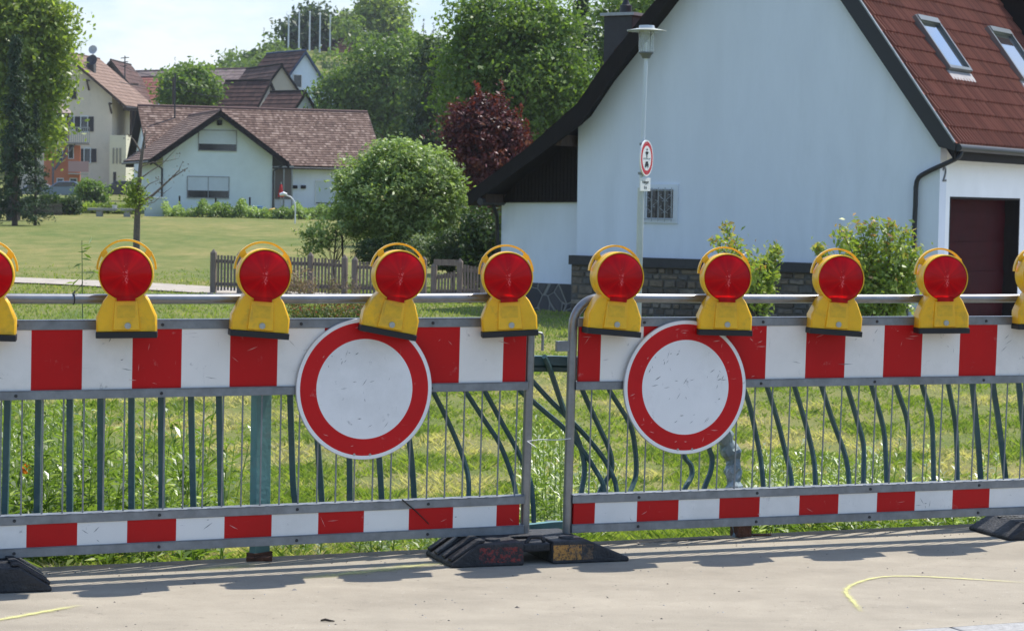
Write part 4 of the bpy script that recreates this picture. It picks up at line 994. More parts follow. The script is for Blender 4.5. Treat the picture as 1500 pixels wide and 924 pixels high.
# barred window
(u0, z1), (u1, z0) = HF.uz(949, 277, .0), HF.uz(986.5, 320, 0)
b = MB(); fw = .09
for r_ in ((u0 - fw, u0, z0 - fw, z1 + fw), (u1, u1 + fw, z0 - fw, z1 + fw), (u0, u1, z1, z1 + fw), (u0, u1, z0 - fw, z0)): b.fbox(HF, r_[0], r_[1], -.05, .03, r_[2], r_[3])
wn = b.build('window', plaster('grey_surround', (.74, .76, .80)), t)
b = MB(); b.fbox(HF, u0, u1, -.02, .006, z0, z1); b.build('pane', DGLASS, wn)
IRON = mat('painted_iron', (.38, .39, .40), rough=.5)
b = MB(); n = 5
for k in range(n):
    u_ = u0 + (u1 - u0) * (k + .0) / (n - 1); b.tube([HF.P(u_, .09, z0 - .06), HF.P(u_, .09, z1 + .03)], .0075, 6)
    if k < n - 1:
        cx = u_ + (u1 - u0) / (n - 1) / 2; w_ = (u1 - u0) / (n - 1) * .38
        for c in ((.3, .7) if k % 3 != 1 else (.5,)):
            zc_ = z0 + (z1 - z0) * c; b.tube([HF.P(cx + w_ * math.sin(a) * (1 - .25 * k_ / 16), .09, zc_ + .06 * math.cos(a * .5) * (1 if k % 2 else -1)) for k_, a in enumerate([2 * math.pi * j / 16 for j in range(17)])], .005, 5)
for z_ in (z0 - .02, z1 - .02): b.tube([HF.P(u0 - .02, .09, z_), HF.P(u1 + .02, .09, z_)], .008, 6)
b.build('window_grille', IRON, wn)
# paved yard on the garage side, added pale to bounce light onto the wall
b = MB(); q = [HF.P(uR + .05, .6, -.47), HF.P(uR + 9, 2.5, -.47), HF.P(uR + 9, -HL, -.47), HF.P(uR + .05, -HL, -.47)]; b.add(q, [(0, 1, 2, 3)])
o = b.build('driveway', mat('pale_paving', (.42, .40, .37), rough=.9, var=.15, vscale=4)); o['kind'] = 'structure'
# roof windows
rg = (RA - EA).normalized(); re = (EB - EA).normalized(); rn = re.cross(rg).normalized()
if rn.z < 0: rn = -rn
def on_roof(x, y):
    d = ray(x, y); tt = (EA - EYEV).dot(rn) / d.dot(rn); h = EYEV + d * tt - EA
    return h.dot(re), h.dot(rg)
def skylight(pts):
    q = [on_roof(*p) for p in pts]; a0 = (q[0][0] + q[3][0]) / 2; a1 = (q[1][0] + q[2][0]) / 2; b0 = (q[2][1] + q[3][1]) / 2; b1 = (q[0][1] + q[1][1]) / 2
    def bx(mb, x0, x1, y0, y1, h0, h1): P_ = lambda x, y, h: EA + re * x + rg * y + rn * h; mb.hexa([P_(x0, y0, h0), P_(x1, y0, h0), P_(x1, y1, h0), P_(x0, y1, h0), P_(x0, y0, h1), P_(x1, y0, h1), P_(x1, y1, h1), P_(x0, y1, h1)])
    f = .065; mb = MB(); bx(mb, a0, a0 + f, b0, b1, .02, .15); bx(mb, a1 - f, a1, b0, b1, .02, .15); bx(mb, a0 + f, a1 - f, b0, b0 + f, .02, .15); bx(mb, a0 + f, a1 - f, b1 - f * 1.8, b1, .02, .17)
    w_ = mb.build('roof_window', mat('roof_window_frame', (.16, .17, .165), rough=.45, metal=.4), t)
    mb = MB(); bx(mb, a0 + f, a1 - f, b0 + f, b1 - f * 1.8, .05, .10); mb.build('pane', mat('sky_glass', (.35, .38, .42), rough=.03, metal=.9), w_)
    mb = MB(); bx(mb, a0 - .02, a1 + .05, b0 - .2, b0 - .01, .055, .075); mb.build('flashing', mat('lead_apron', (.34, .31, .30), rough=.7, var=.2, vscale=12), w_)
skylight([(1333, 30), (1366, 35), (1412, 108), (1384, 109)])
skylight([(1440, 46.5), (1472, 51), (1519, 124), (1490, 123)])
# dormer at the top right corner
du, dv = on_roof(1476, 24)
P_ = lambda x, y, z: EA + re * x + rg * y + Vector((0, 0, z))
outw = Vector((SF.n.x, SF.n.y, 0)); base = P_(du, dv, 0)
b = MB(); b.hexa([base + re * 0 - Vector((0, 0, .8)) + outw * .55, base + re * 2.4 - Vector((0, 0, .8)) + outw * .55, base + re * 2.4 - Vector((0, 0, .8)) - outw * 1.6, base - Vector((0, 0, .8)) - outw * 1.6, base + outw * .55 + Vector((0, 0, .35)), base + re * 2.4 + outw * .55 + Vector((0, 0, .35)), base + re * 2.4 - outw * 1.6 + Vector((0, 0, .6)), base - outw * 1.6 + Vector((0, 0, .6))])
dm = b.build('dormer', DARKWOOD, t)
b = MB(); b.hexa([base + re * x + outw * o_ + Vector((0, 0, z)) for x, o_, z in ((-.2, .75, .34), (2.6, .75, .34), (2.6, -1.7, .62), (-.2, -1.7, .62), (-.2, .75, .44), (2.6, .75, .44), (2.6, -1.7, .72), (-.2, -1.7, .72))]); b.build('dormer_roof', T_RED, dm)
# chimney clad in dark slate, behind the left verge
CF = Frame(at(904, 60, 45), -32); (u0, z1), (u1, z0) = CF.uz(885, 24), CF.uz(924, 140)
b = MB(); b.fbox(CF, u0, u1, -.62, 0, z0, z1); ch = b.build('chimney', mat('slate_cladding', (.022, .024, .028), rough=.6, var=.3, vscale=5), t, bevel=.01)
b = MB(); b.fbox(CF, u0 - .06, u1 + .06, -.68, .06, z1, z1 + .06); b.build('chimney_cap', ZINC, ch)
b = MB(); uc = u0 + (u1 - u0) * .5; b.lathe([(.12, 0), (.12, .16), (.09, .17), (.05, .26), (.05, .3), (.0, .3)], CF.P(uc, -.3, z1 + .06), (0, 0, 1), 14); b.build('chimney_pot', DZINC, ch, smooth=True)
# house number
fc = bpy.data.curves.new('number', 'FONT'); fc.body = '2'; fc.size = .38; fc.extrude = .008
def text_obj(name, body, size, ext, F, u, z, off, m, parent, shear=0, align='CENTER'):
    fc = bpy.data.curves.new(name, 'FONT'); fc.body = body; fc.size = size; fc.extrude = ext; fc.align_x = align; fc.resolution_u = 3; fc.shear = shear
    o = bpy.data.objects.new(name, fc); COL.objects.link(o); bpy.context.view_layer.update()
    me = bpy.data.meshes.new_from_object(o.evaluated_get(bpy.context.evaluated_depsgraph_get())); bpy.data.objects.remove(o)
    M = Matrix((( F.g.x, 0, F.n.x), (F.g.y, 0, F.n.y), (0, 1, 0))).to_4x4(); M.translation = F.P(u, off, z) - ORG[parent.name]
    me.transform(M); me.name = name; return link(name, me, m, parent)
u_, z_ = SF.uz(1383.5, 266, .01); text_obj('house_number', '2', .36, .008, SF, u_, z_, .01, mat('number_metal', (.12, .12, .13), rough=.5), t)

# ---------- pale house beyond the meadow with its long tiled wing
F2 = Frame(at(238, 306, 130), 18)
w2 = F2.uz(398, 306)[0]; ze2 = F2.uz(240, 224)[1]; zr2 = F2.uz(319, 168)[1]
h2 = gable_house('bungalow', 'pale mint gabled house with grey roller shutters and a long weathered tile roof', F2, w2, ze2, zr2, 9, .3, P_MINT, T_OLD, 20, 44, verge=.7, eo=.85, fascia=.5)
WFR = mat('grey_window_frame', (.26, .26, .27), rough=.6)
window(F2, h2, 291.5, 191, 345.5, 221, shutter=.68, fw=.045, frame=WFR); window(F2, h2, 275, 259, 334.5, 290, shutter=.66, split=1, fw=.045, frame=WFR)
b = MB(); b.fbox(F2, w2 / 2 - .09, w2 / 2 + .09, 0, .68, zr2 - .62, zr2 - .32); b.build('purlin_end', DARKWOOD, h2)
for uu in (-.06, w2 + .06): MB().tube([F2.P(uu + (.7 if uu > 0 else -.7), .3, ze2 - .45), F2.P(uu, .08, ze2 - .9), F2.P(uu, .08, -.2)], .06, 8).build('downpipe', DZINC, h2, smooth=True)
window(F2 if False else Frame(F2.P(0, 0, 0), 18 + 90), h2, -5.2, 3.0, -4.4, 1.6, px=False) if False else None
RW = at(212, 160, 141); FW = Frame(RW, 18); uw = FW.uz(528, 171)[0]; zrw = RW.z
dz_ = 3.15; hw = 4.2
# gable frame at the right end of the wing: looking along -g
FG = Frame(FW.P(uw, hw, 0), 18 + 90)
wing = gable_house('wing', None, FG, 2 * hw, zrw - dz_, zrw, uw, .3, P_WHITE, T_OLD, 24, 95, verge=.45, eo=.55, board=DARKWOOD)
for k in ('label', 'category', 'group'):
    if k in wing: del wing[k]
for ch_ in list(wing.children):
    mw = ORG[wing.name] - ORG[h2.name]; ch_.parent = h2; ch_.location = ch_.location + mw
    for c2 in ch_.children: pass
bpy.data.objects.remove(wing)
WF = Frame(FW.P(0, hw, 0), 18)       # front wall of the wing
window(WF, h2, 463, 266, 508, 299, off=.01, shutter=.95, frame=FRAMEW)
(a0, zt_), (a1, zb_) = WF.uz(402, 247, .01), WF.uz(426, 292, .01)
b = MB(); b.fbox(WF, a0, a1, .0, .05, zb_, zt_); nd = b.build('porch_glazing', mat('porch_dark', (.16, .13, .12), rough=.4), h2)
b = MB()
for x in (402, 416, 428): uu = WF.uz(x, 260, .6)[0]; b.fbox(WF, uu - .04, uu + .04, .5, .6, .3, zt_ + .05)
b.fbox(WF, WF.uz(401, 250, .6)[0], WF.uz(430, 250, .6)[0], .0, .65, zt_ + .05, zt_ + .18); b.build('porch_frame', mat('porch_frame', (.3, .3, .29), rough=.6), h2)
b = MB(); u_, z_ = WF.uz(433, 274, .02); b.fbox(WF, u_ - .2, u_ + .1, 0, .12, z_ - .1, z_ + .1); u_, z_ = WF.uz(443, 274, .02); b.fbox(WF, u_ - .1, u_ + .2, 0, .12, z_ - .1, z_ + .1); b.build('wall_lamp', DARKWOOD, h2)
b = MB(); b.tube([FW.P(FW.uz(252, 175)[0], 1.0, zrw - 1.4), FW.P(FW.uz(252, 175)[0], 1.0, zrw + 2.2)], .05, 6); b.build('roof_mast', DZINC, h2)

# ---------- cream house at the far left
F3 = Frame(at(27, 283, 215), -8); w3 = F3.uz(163, 283)[0]; ze3 = F3.uz(163, 138)[1]; zr3 = F3.uz(95, 80)[1]
h3 = gable_house('farmhouse', 'tall cream house with dark window shutters and two satellite dishes', F3, w3, ze3, zr3, 9, 1.2, P_CREAM, T_TAN, 14, 26, verge=.9, eo=1.6, board=BROWNW)
SHD = mat('dark_shutter', (.03, .025, .025), rough=.7)
for (x0, y0, x1, y1) in ((97, 131, 103, 146), (119, 171, 128, 193), (124, 218, 132, 238), (98, 171, 108, 190)):
    wd = window(F3, h3, x0, y0, x1, y1, frame=FRAMEW, fw=.1, off=.01)
    for xa, xb in ((x0 - 7, x0 - 1.5), (x1 + 1.5, x1 + 9)):
        (q0, zz1), (q1, zz0) = F3.uz(xa, y0, .02), F3.uz(xb, y1, .02); b = MB(); b.fbox(F3, q0, q1, .0, .07, zz0, zz1); b.build('shutter', SHD, wd)
for px_, py_ in ((129, 118), (162, 152)): u_, z_ = F3.uz(px_, py_, .3); MB().tube([F3.P(u_, .0, z_ - .9), F3.P(u_, .7, z_)], .09, 6).tube([F3.P(u_, .0, z_), F3.P(u_, .75, z_)], .09, 6).build('roof_bracket', BROWNW, h3)
b = MB(); u_, z_ = F3.uz(133, 92, -1.5); b.fbox(F3, u_ - .35, u_ + .35, -2, -1.3, z_ - 1.2, z_ + .5); ch = b.build('chimney', mat('chimney_render', (.06, .06, .06), rough=.9), h3)
for px_, py_, R_, c_ in ((136, 73, .42, .45), (135, 88, .5, .02)):
    u_, z_ = F3.uz(px_, py_, -.9); c = F3.P(u_, -.9, z_)
    b = MB(); b.lathe([(0, -.12), (R_ * .5, -.09), (R_, 0), (R_, .02), (R_ * .5, -.07), (0, -.1)], c, (-.2, -1, .25), 20); b.tube([c, c + Vector((0, .3, -.8))], .05, 6); b.build('satellite_dish', mat('dish_%d' % (c_ * 100), (c_ + .01, c_ + .01, c_ + .02), rough=.6), h3, smooth=True)
# pale annex strip and faded lettering-free panel windows
FA = Frame(at(160, 281, 211), -8); wa = FA.uz(184, 281)[0]
b = MB(); zt_ = FA.uz(160, 198)[1]; b.fbox(FA, 0, wa, -3.5, 0, .8, zt_); an = b.build('annex', P_CREAML, h3)
for x0, x1 in ((165, 167.5), (170, 172.5), (175, 177.5)): (q0, zz1), (q1, zz0) = FA.uz(x0, 217, .01), FA.uz(x1, 240, .01); b = MB(); b.fbox(FA, q0, q1, 0, .04, zz0, zz1); b.build('slit_window', mat('slit', (.30, .28, .22), rough=.7), an)
(q0, zz1), (q1, zz0) = FA.uz(166, 252, .01), FA.uz(170, 270, .01); b = MB(); b.fbox(FA, q0, q1, 0, .04, zz0, zz1); b.build('door', SHD, an)

# ---------- dark timber barn behind
F5 = Frame(at(118, 283, 240), -4); w5 = F5.uz(206, 283)[0]; zr5 = F5.uz(161, 91)[1]; ze5 = F5.uz(206, 146)[1]
h5 = gable_house('timber_barn', 'dark brown timber barn between the cream house and the red roofs', F5, w5, ze5, zr5, 8, 1.0, BARN, T_BROWN, 10, 14, verge=.5, eo=.6, board=BARN, cat='barn')
b = MB()
for z_ in (.35, .62): b.fbox(F5, .5, w5 - .3, .0, .14, ze5 + (zr5 - ze5) * z_ - .9, ze5 + (zr5 - ze5) * z_ - .75)
b.build('ledger', BROWNW, h5)
FB = Frame(at(184, 283, 214), -8); wb = FB.uz(212, 283)[0]
bt = thing('timber_shed', 'narrow open dark shed with grey posts between cream house and pale house', 'shed', tuple(FB.P(wb / 2, 0, 1.2)))
b = MB(); zt_ = FB.uz(184, 162)[1]; b.fbox(FB, 0, wb, -4, -1.2, .6, zt_); b.fbox(FB, -.3, wb + .3, -4.3, .1, zt_, zt_ + .25); b.build('body', BARN, bt)
b = MB()
for x in (187, 194, 203): u_ = FB.uz(x, 200)[0]; b.fbox(FB, u_ - .1, u_ + .1, -1.1, -.9, .6, zt_)
for y in (205, 235): z_ = FB.uz(190, y)[1]; b.fbox(FB, 0, wb, -1.1, -.95, z_ - .1, z_ + .1)
b.build('frame', BROWNW, bt)
b = MB(); (q0, zz1), (q1, zz0) = FB.uz(188, 222, .0), FB.uz(194, 248, .0); b.fbox(FB, q0, q1, -.94, -.85, zz0, zz1); (q0, zz1), (q1, zz0) = FB.uz(185, 252, .0), FB.uz(199, 278, .0); b.fbox(FB, q0, q1, -.94, -.80, zz0, zz1); b.build('infill', P_GREY, bt)

# ---------- orange house with balcony
F4 = Frame(at(64, 284, 200), 10); w4 = F4.uz(117, 284)[0]
h4 = thing('orange_house', 'orange house with a dark timber bay on struts and a small balcony', 'house', tuple(F4.P(w4 / 2, 0, 1.3)))
zt_ = F4.uz(64, 212)[1]; b = MB(); b.fbox(F4, 0, w4, -3, 0, .8, zt_); b.build('wall', P_ORANGE, h4)
(q0, zz1), (q1, zz0) = F4.uz(62, 165, .8), F4.uz(100, 206, .8)
b = MB(); b.fbox(F4, q0, q1, -3, .8, zz0, zz1); bay = b.build('timber_bay', BROWNW, h4)
window(F4, bay, 84, 169, 96, 183, off=.81, frame=FRAMEW, fw=.08)
b = MB(); ra = F4.P((q0 + q1) / 2 + .3, -2, F4.uz(86, 146, .8)[1]); cs = [F4.P(q0 - .4, 1.2, zz1), F4.P(q1 + .4, 1.2, zz1), F4.P(q1 + .4, -3, zz1), F4.P(q0 - .4, -3, zz1)]; b.add(cs + [ra], [(0, 1, 4), (1, 2, 4), (2, 3, 4), (3, 0, 4), (3, 2, 1, 0)]); b.build('bay_roof', mat('bay_roof', (.33, .25, .21), rough=.9, var=.2), bay)
(t0, z1_), (t1, z0_) = F4.uz(96, 187, 1.0), F4.uz(131, 209, 1.0)
b = MB(); b.fbox(F4, t0, t1, -2, 1.0, z0_ - .15, z0_); bal = b.build('balcony', mat('grey_boards', (.30, .26, .24), rough=.8), h4)
b = MB()
for k in range(13): u_ = t0 + (t1 - t0) * k / 12; b.fbox(F4, u_ - .025, u_ + .025, .92, .97, z0_, z1_)
b.fbox(F4, t0, t1, .9, 1.0, z1_, z1_ + .08); b.build('balcony_railing', mat('grey_rail', (.36, .34, .33), rough=.7), bal)
b = MB(); u_, z_ = F4.uz(78, 211, .7); b.fbox(F4, u_ - .08, u_ + .08, .6, .75, .8, z_)
for (xa, ya, xb, yb) in ((80, 249, 100, 212), (80, 249, 112, 209)): ua, za = F4.uz(xa, ya, .68); ub, zb = F4.uz(xb, yb, .68); b.tube([F4.P(ua, .68, za), F4.P(ub, .68, zb)], .07, 6)
b.build('strut', mat('strut_grey', (.12, .12, .13), rough=.7), bal)
(t0, z1_), (t1, z0_) = F4.uz(100, 236, .9), F4.uz(130, 254, .9)
b = MB(); b.fbox(F4, t0, t1, -.2, .9, z0_ - .12, z0_); b2_ = b.build('lower_balcony', P_GREY, h4)
b = MB(); b.fbox(F4, t0, t1, .84, .9, z0_ + .1, z1_); b.build('balcony_railing', mat('pink_panel', (.45, .27, .25), rough=.7), b2_)
for r_ in ((84, 218, 91, 236), (101, 212, 107, 232), (84, 262, 92, 279), (103, 262, 112, 284)): window(F4, h4, *r_, off=.01, frame=FRAMEW, fw=.07)

# ---------- red roofs behind
def ridge_house(name, label, A, B, hw, drop, zg, wall, tile, rows, cols, board=DARKWOOD, **k):
    d = B - A; a = math.degrees(math.atan2(-d.x, d.y)); L = math.hypot(d.x, d.y); F = Frame(A, a); F = Frame(F.P(-hw, 0, 0), a)
    return F, gable_house(name, label, F, 2 * hw, A.z - drop, A.z, L, zg, wall, tile, rows, cols, board=board, **k)
ridge_house('village_house', 'far grey-brown roof behind the round green tree', at(362, 103, 262), at(202, 99, 272), 6, 4.6, 2, P_GREY, T_FARG, 12, 40, board=mat('far_board', (.2, .12, .1)))
ridge_house('village_house', 'far bright red roof left of the round green tree', at(262, 115, 246), at(150, 112, 252), 4, 3.0, 2, P_WHITE, T_FAR, 10, 26, board=mat('far_board', (.2, .12, .1)))
F7, h7 = ridge_house('village_house', 'dark roofed house whose white gable faces right, below the flagpoles', at(446, 78, 190), at(446, 78, 190) + Vector((-3.6, 5.2, 0)), 3.0, 3.9, 3, P_BLUE, T_BROWN, 12, 16, verge=.25, eo=.3, board=mat('blue_board', (.05, .07, .13), rough=.7))
window(F7, h7, 430, 110, 441, 128, frame=FRAMEW, off=.01)
ridge_house('village_house', 'brown roofed house with tan gable, left of the low dark roof', at(394, 122, 172), at(394, 122, 172) + Vector((-3.4, 2.0, 0)), 2.7, 3.4, 2, P_GREY, T_BROWN, 12, 16, verge=.15, eo=.3)
ridge_house('village_house', 'low dark brown roof with pale gable just above the long weathered roof', at(446, 138, 168), at(446, 138, 168) + Vector((-2.6, 2.0, 0)), 2.6, 2.8, 2, P_WHITE, T_BROWN, 10, 16, verge=.15, eo=.3)
ridge_house('village_house', 'brown roof behind, left of the dark roof with the white gable', at(412, 98, 188), at(362, 100, 196), 2.2, 3.0, 2, P_GREY, T_BROWN, 10, 16, verge=.15, eo=.3)
ridge_house('hilltop_house', 'small house with white gable among the trees on the hill', at(530, 57, 300), at(530, 57, 300) + Vector((-4.8, 2.6, 0)), 2.6, 3.0, 17, P_BLUE, T_BROWN, 8, 16, verge=.2, eo=.3)
# ------------------------------------------------------------------ street lamp with its signs, fence, furniture of the meadow
P0 = at(934.5, 452, 36); gl = gz(P0.x, P0.y)
SFm = Frame(P0, 0)
t = thing('street_lamp', 'slim grey street lamp with a flat disc shade in front of the white gable', 'street lamp', (P0.x, P0.y, -.62))
PG = mat('grey_pole', (.50, .52, .50), rough=.45, metal=.2, var=.1, vscale=5); PGL = mat('pale_pole', (.60, .64, .68), rough=.45)
uM, zM = SFm.uz(939, 275); uT, zT = SFm.uz(946.5, 84)
MB().tube([SFm.P(0, 0, -.9), SFm.P(uM, 0, zM)], .052, 14).build('pole', PG, t, smooth=True)
MB().tube([SFm.P(uM, 0, zM), SFm.P(uT, 0, zT)], .030, 12).build('upper_pole', PGL, t, smooth=True)
top = SFm.P(uT, 0, zT)
b = MB(); b.lathe([(0, -.02), (.06, -.02), (.09, .04), (.115, .06), (.115, .08), (0, .08)], top, (0, 0, 1), 20); b.build('lantern_base', mat('lamp_grey', (.12, .13, .14), rough=.5), t, smooth=True)
GL = mat('lamp_glass', (.75, .80, .80), rough=.05); tg, bgx = nodes_of(GL); _tp = N(tg, 'ShaderNodeBsdfTransparent'); _ms = N(tg, 'ShaderNodeMixShader'); _ms.inputs[0].default_value = .22; tg.links.new(_tp.outputs[0], _ms.inputs[1]); tg.links.new(bgx.outputs[0], _ms.inputs[2]); tg.links.new(_ms.outputs[0], tg.nodes['Material Output'].inputs['Surface'])
b = MB(); b.lathe([(.122, .08), (.124, .40), (.118, .40), (.116, .08)], top, (0, 0, 1), 24); ln = b.build('lantern_glass', GL, t, smooth=True)
b = MB()
for k in range(4): a = k * math.pi / 2 + .5; b.tube([top + Vector((.11 * math.cos(a), .11 * math.sin(a), .08)), top + Vector((.128 * math.cos(a), .128 * math.sin(a), .42))], .006, 6)
b.build('lantern_stay', mat('lamp_grey', (.1, .1, .1)), t)
b = MB(); b.lathe([(0, .08), (.014, .08), (.016, .22), (0, .23)], top, (0, 0, 1), 14); b.build('lamp_bulb', mat('bulb', (.8, .8, .78), rough=.3), t, smooth=True)
b = MB(); b.lathe([(0, .455), (.14, .45), (.31, .415), (.315, .408), (.31, .404), (.1, .40), (0, .40)], top, (0, 0, 1), 36); b.build('lamp_shade', mat('shade_metal', (.42, .43, .36), rough=.35, metal=.4), t, smooth=True)
b = MB(); b.lathe([(0, .50), (.12, .495), (.125, .45), (0, .45)], top, (0, 0, 1), 24); b.build('lamp_cap', PGL, t, smooth=True)
# its round sign and the plate below, turned away from the viewer
SGF = Frame(SFm.P(uM, 0, 0), 66)
us_, zs_ = Frame(SGF.P(0, .07, 0), 0).uz(947.5, 232)
sg = thing('traffic_sign', 'small round red ringed sign with motorcycle and car symbols on the lamp post', 'traffic sign', tuple(Frame(SGF.P(0, .07, 0), 0).P(us_, 0, zs_ - .28)))
C0 = Frame(SGF.P(0, .07, 0), 0).P(us_, 0, zs_); R_ = .285
Q = Frame(C0, 66)
b = MB(); c = Q.P(0, 0, zs_); ax = Q.n
b.lathe([(0, 0), (.195, 0)], c, ax, 56, 0); b.lathe([(.195, 0), (.262, 0)], c, ax, 56, 1); b.lathe([(.262, 0), (R_, 0), (R_, -.02), (0, -.02)], c, ax, 56, 0)
b.build('plate', [mat('sign_face', (.78, .77, .74), rough=.4), mat('sign_ring', (.55, .02, .025), rough=.4)], sg)
INK = mat('sign_black', (.012, .012, .014), rough=.5)
def flat(Q, polys, off, th, z0):
    b = MB()
    for pl in polys: b.prism([Q.P(x, off, z0 + z) for x, z in pl], Q.n * th)
    return b
# motorcycle with rider seen from the front, dividing line, car seen from the front
flat(Q, [[(-.035, .105), (.035, .105), (.05, .08), (.0, .035), (-.05, .08)], [(-.018, .15), (.018, .15), (.022, .125), (-.022, .125)], [(-.075, .098), (.075, .098), (.07, .088), (-.07, .088)], [(-.014, .04), (.014, .04), (.012, .01), (-.012, .01)],
         ], .002, .003, zs_).build('motorcycle_symbol', INK, sg)
flat(Q, [[(-.16, .002), (.16, .002), (.16, -.004), (-.16, -.004)]], .002, .003, zs_).build('dividing_line', INK, sg)
flat(Q, [[(-.045, -.05), (.045, -.05), (.062, -.085), (-.062, -.085)], [(-.075, -.087), (.075, -.087), (.078, -.125), (-.078, -.125)], [(-.07, -.126), (-.045, -.126), (-.045, -.145), (-.07, -.145)], [(.045, -.126), (.07, -.126), (.07, -.145), (.045, -.145)]], .002, .003, zs_).build('car_symbol', INK, sg)
b = MB()
for z_ in (zs_ + .22, zs_ - .24): b.tube([SFm.P(uM, 0, z_ + .01), C0 + Vector((0, 0, z_ - zs_))], .02, 6); b.lathe([(.055, -.02), (.06, -.02), (.06, .02), (.055, .02)], SFm.P(uM + (z_ - zM) * .03, 0, z_), (0, 0, 1), 14)
b.build('clamp', GALV, sg)
zp = Frame(SGF.P(0, .07, 0), 0).uz(946, 270.5)[1]; up_ = Frame(SGF.P(0, .07, 0), 0).uz(945.5, 270.5)[0]
C1 = Frame(SGF.P(0, .07, 0), 0).P(up_, 0, zp); Q1 = Frame(C1, 62)
pt_ = thing('sign_plate', 'small white rectangular plate with two lines of text below the round sign', 'sign', tuple(C1 - Vector((0, 0, .11))))
b = MB(); b.fbox(Q1, -.19, .19, -.015, 0, zp - .105, zp + .105); b.build('plate', mat('sign_face', (.8, .8, .8)), pt_, bevel=.004)
text_obj('lettering', 'Anlieger', .075, .001, Q1, 0, zp + .018, .002, INK, pt_); text_obj('lettering', 'frei', .075, .001, Q1, 0, zp - .068, .002, INK, pt_)
b = MB(); b.tube([SFm.P(uM * .9, 0, zp), C1], .018, 6); b.build('clamp', GALV, pt_)

# ---------- picket fence with a gate
OAK = mat('grey_weathered_wood', (.20, .165, .14), rough=.9, var=.3, vscale=5, stretch=(8, 8, .8), spec=.15, bump=.2)
A = at(312, 428, 47); Bq = at(718, 438.5, 46); FF = Frame((A.x, A.y, 0), math.degrees(math.atan2(Bq.y - A.y, Bq.x - A.x)))
ft = thing('picket_fence', 'weathered grey wooden picket fence in front of the round bush', 'fence', (A.x, A.y, -.5))
posts = [(313, 366.5), (352, 369), (455, 371), (505, 374.5), (520, 377), (621, 377), (636, 386), (674, 380), (708, 386)]
pu = [FF.uz(x, y) for x, y in posts]
for u_, z_ in pu:
    b = MB(); g0 = -.62; b.fbox(FF, u_ - .055, u_ + .055, -.055, .055, g0, z_ - .05)
    p = [FF.P(u_ - .055, .055, z_ - .05), FF.P(u_ + .055, .055, z_ - .05), FF.P(u_ + .055, -.055, z_ - .05), FF.P(u_ - .055, -.055, z_ - .05), FF.P(u_, 0, z_ + .03)]
    b.add(p, [(0, 1, 4), (1, 2, 4), (2, 3, 4), (3, 0, 4)]); b.build('post', OAK, ft)
_rr = random.Random(4)
for i in range(len(pu) - 1):
    (ua, za), (ub, zb) = pu[i], pu[i + 1]
    if ub - ua < .25: continue
    gate = i == 6
    z0f = -.42; b = MB(); zA_ = za - .09 - (.14 if gate else 0); zB_ = zb - .09 - (.14 if gate else 0)
    n = max(2, int((ub - ua) / .082)); lo, hi = ua + .075, ub - .075
    for k in range(n):
        u_ = lo + (hi - lo) * (k + .5) / n; zt_ = zA_ + (zB_ - zA_) * (k + .5) / n + _rr.uniform(-.008, .008)
        b.fbox(FF, u_ - .021, u_ + .021, .012, .034, z0f + _rr.uniform(0, .02), zt_)
    for zr_ in (.14, .78):
        za2 = z0f + (zA_ - z0f) * zr_; zb2 = z0f + (zB_ - z0f) * zr_
        b.hexa([FF.P(ua, .01, za2), FF.P(ub, .01, zb2), FF.P(ub, -.03, zb2), FF.P(ua, -.03, za2), FF.P(ua, .01, za2 + .07), FF.P(ub, .01, zb2 + .07), FF.P(ub, -.03, zb2 + .07), FF.P(ua, -.03, za2 + .07)])
    if gate: b.hexa([FF.P(ua, .04, zB_ + .1), FF.P(ub, .04, zB_ + .1), FF.P(ub, -.01, zB_ + .1), FF.P(ua, -.01, zB_ + .1), FF.P(ua, .04, zB_ + .22), FF.P(ub, .04, zB_ + .22), FF.P(ub, -.01, zB_ + .22), FF.P(ua, -.01, zB_ + .22)])
    b.build('gate' if gate else 'picket_panel', OAK, ft)

# ---------- bench, cabinet, garden lamp and small things at the far side of the meadow
MED = 121.0
BP = at(165, 321, MED); BF = Frame((BP.x, BP.y, 0), 4); zg2 = gz(BP.x, BP.y)
bt = thing('stone_bench', 'long pale stone bench at the far edge of the meadow left of the bare tree', 'bench', (BP.x, BP.y, zg2))
CONC = mat('weathered_concrete', (.30, .29, .27), rough=.9, var=.2, vscale=3)
(a0, zt_), (a1, _) = BF.uz(129, 304.5), BF.uz(202, 305.5)
b = MB(); b.fbox(BF, a0, a1, -.3, .3, zt_ - .14, zt_); b.build('seat', CONC, bt, bevel=.02)
for x in (146, 186): u_ = BF.uz(x, 315)[0]; MB().fbox(BF, u_ - .16, u_ + .16, -.25, .25, zg2 - .2, zt_ - .142).build('leg', CONC, bt)
(u_, z_) = BF.uz(168, 304); o = MB().lathe([(0, 0), (.1, 0), (.14, .16), (.16, .17), (.13, .15), (0, .14)], BF.P(u_, 0, zt_), (0, 0, 1), 14).build('flower_pot', mat('white_pot', (.6, .6, .58), rough=.6), origin=BF.P(u_, 0, zt_), smooth=True)
tag(o, 'small pale pot standing on the stone bench', 'pot')
CP = at(226, 321, 124); CF2 = Frame((CP.x, CP.y, 0), 10); zg3 = gz(CP.x, CP.y)
ct = thing('utility_cabinet', 'pale blue grey utility cabinet at the left corner of the pale house', 'cabinet', (CP.x, CP.y, zg3))
(a0, zt_), (a1, _) = CF2.uz(212, 290.5), CF2.uz(241, 290)
b = MB(); b.fbox(CF2, a0, a1, -.5, 0, zg3 - .3, zt_); b.build('body', mat('cabinet_paint', (.48, .56, .58), rough=.6, var=.05), ct, bevel=.02)
b = MB(); b.fbox(CF2, a0 - .04, a1 + .04, -.54, .05, zt_ + .002, zt_ + .07); b.build('lid', mat('cabinet_lid', (.58, .64, .65), rough=.6), ct, bevel=.01)
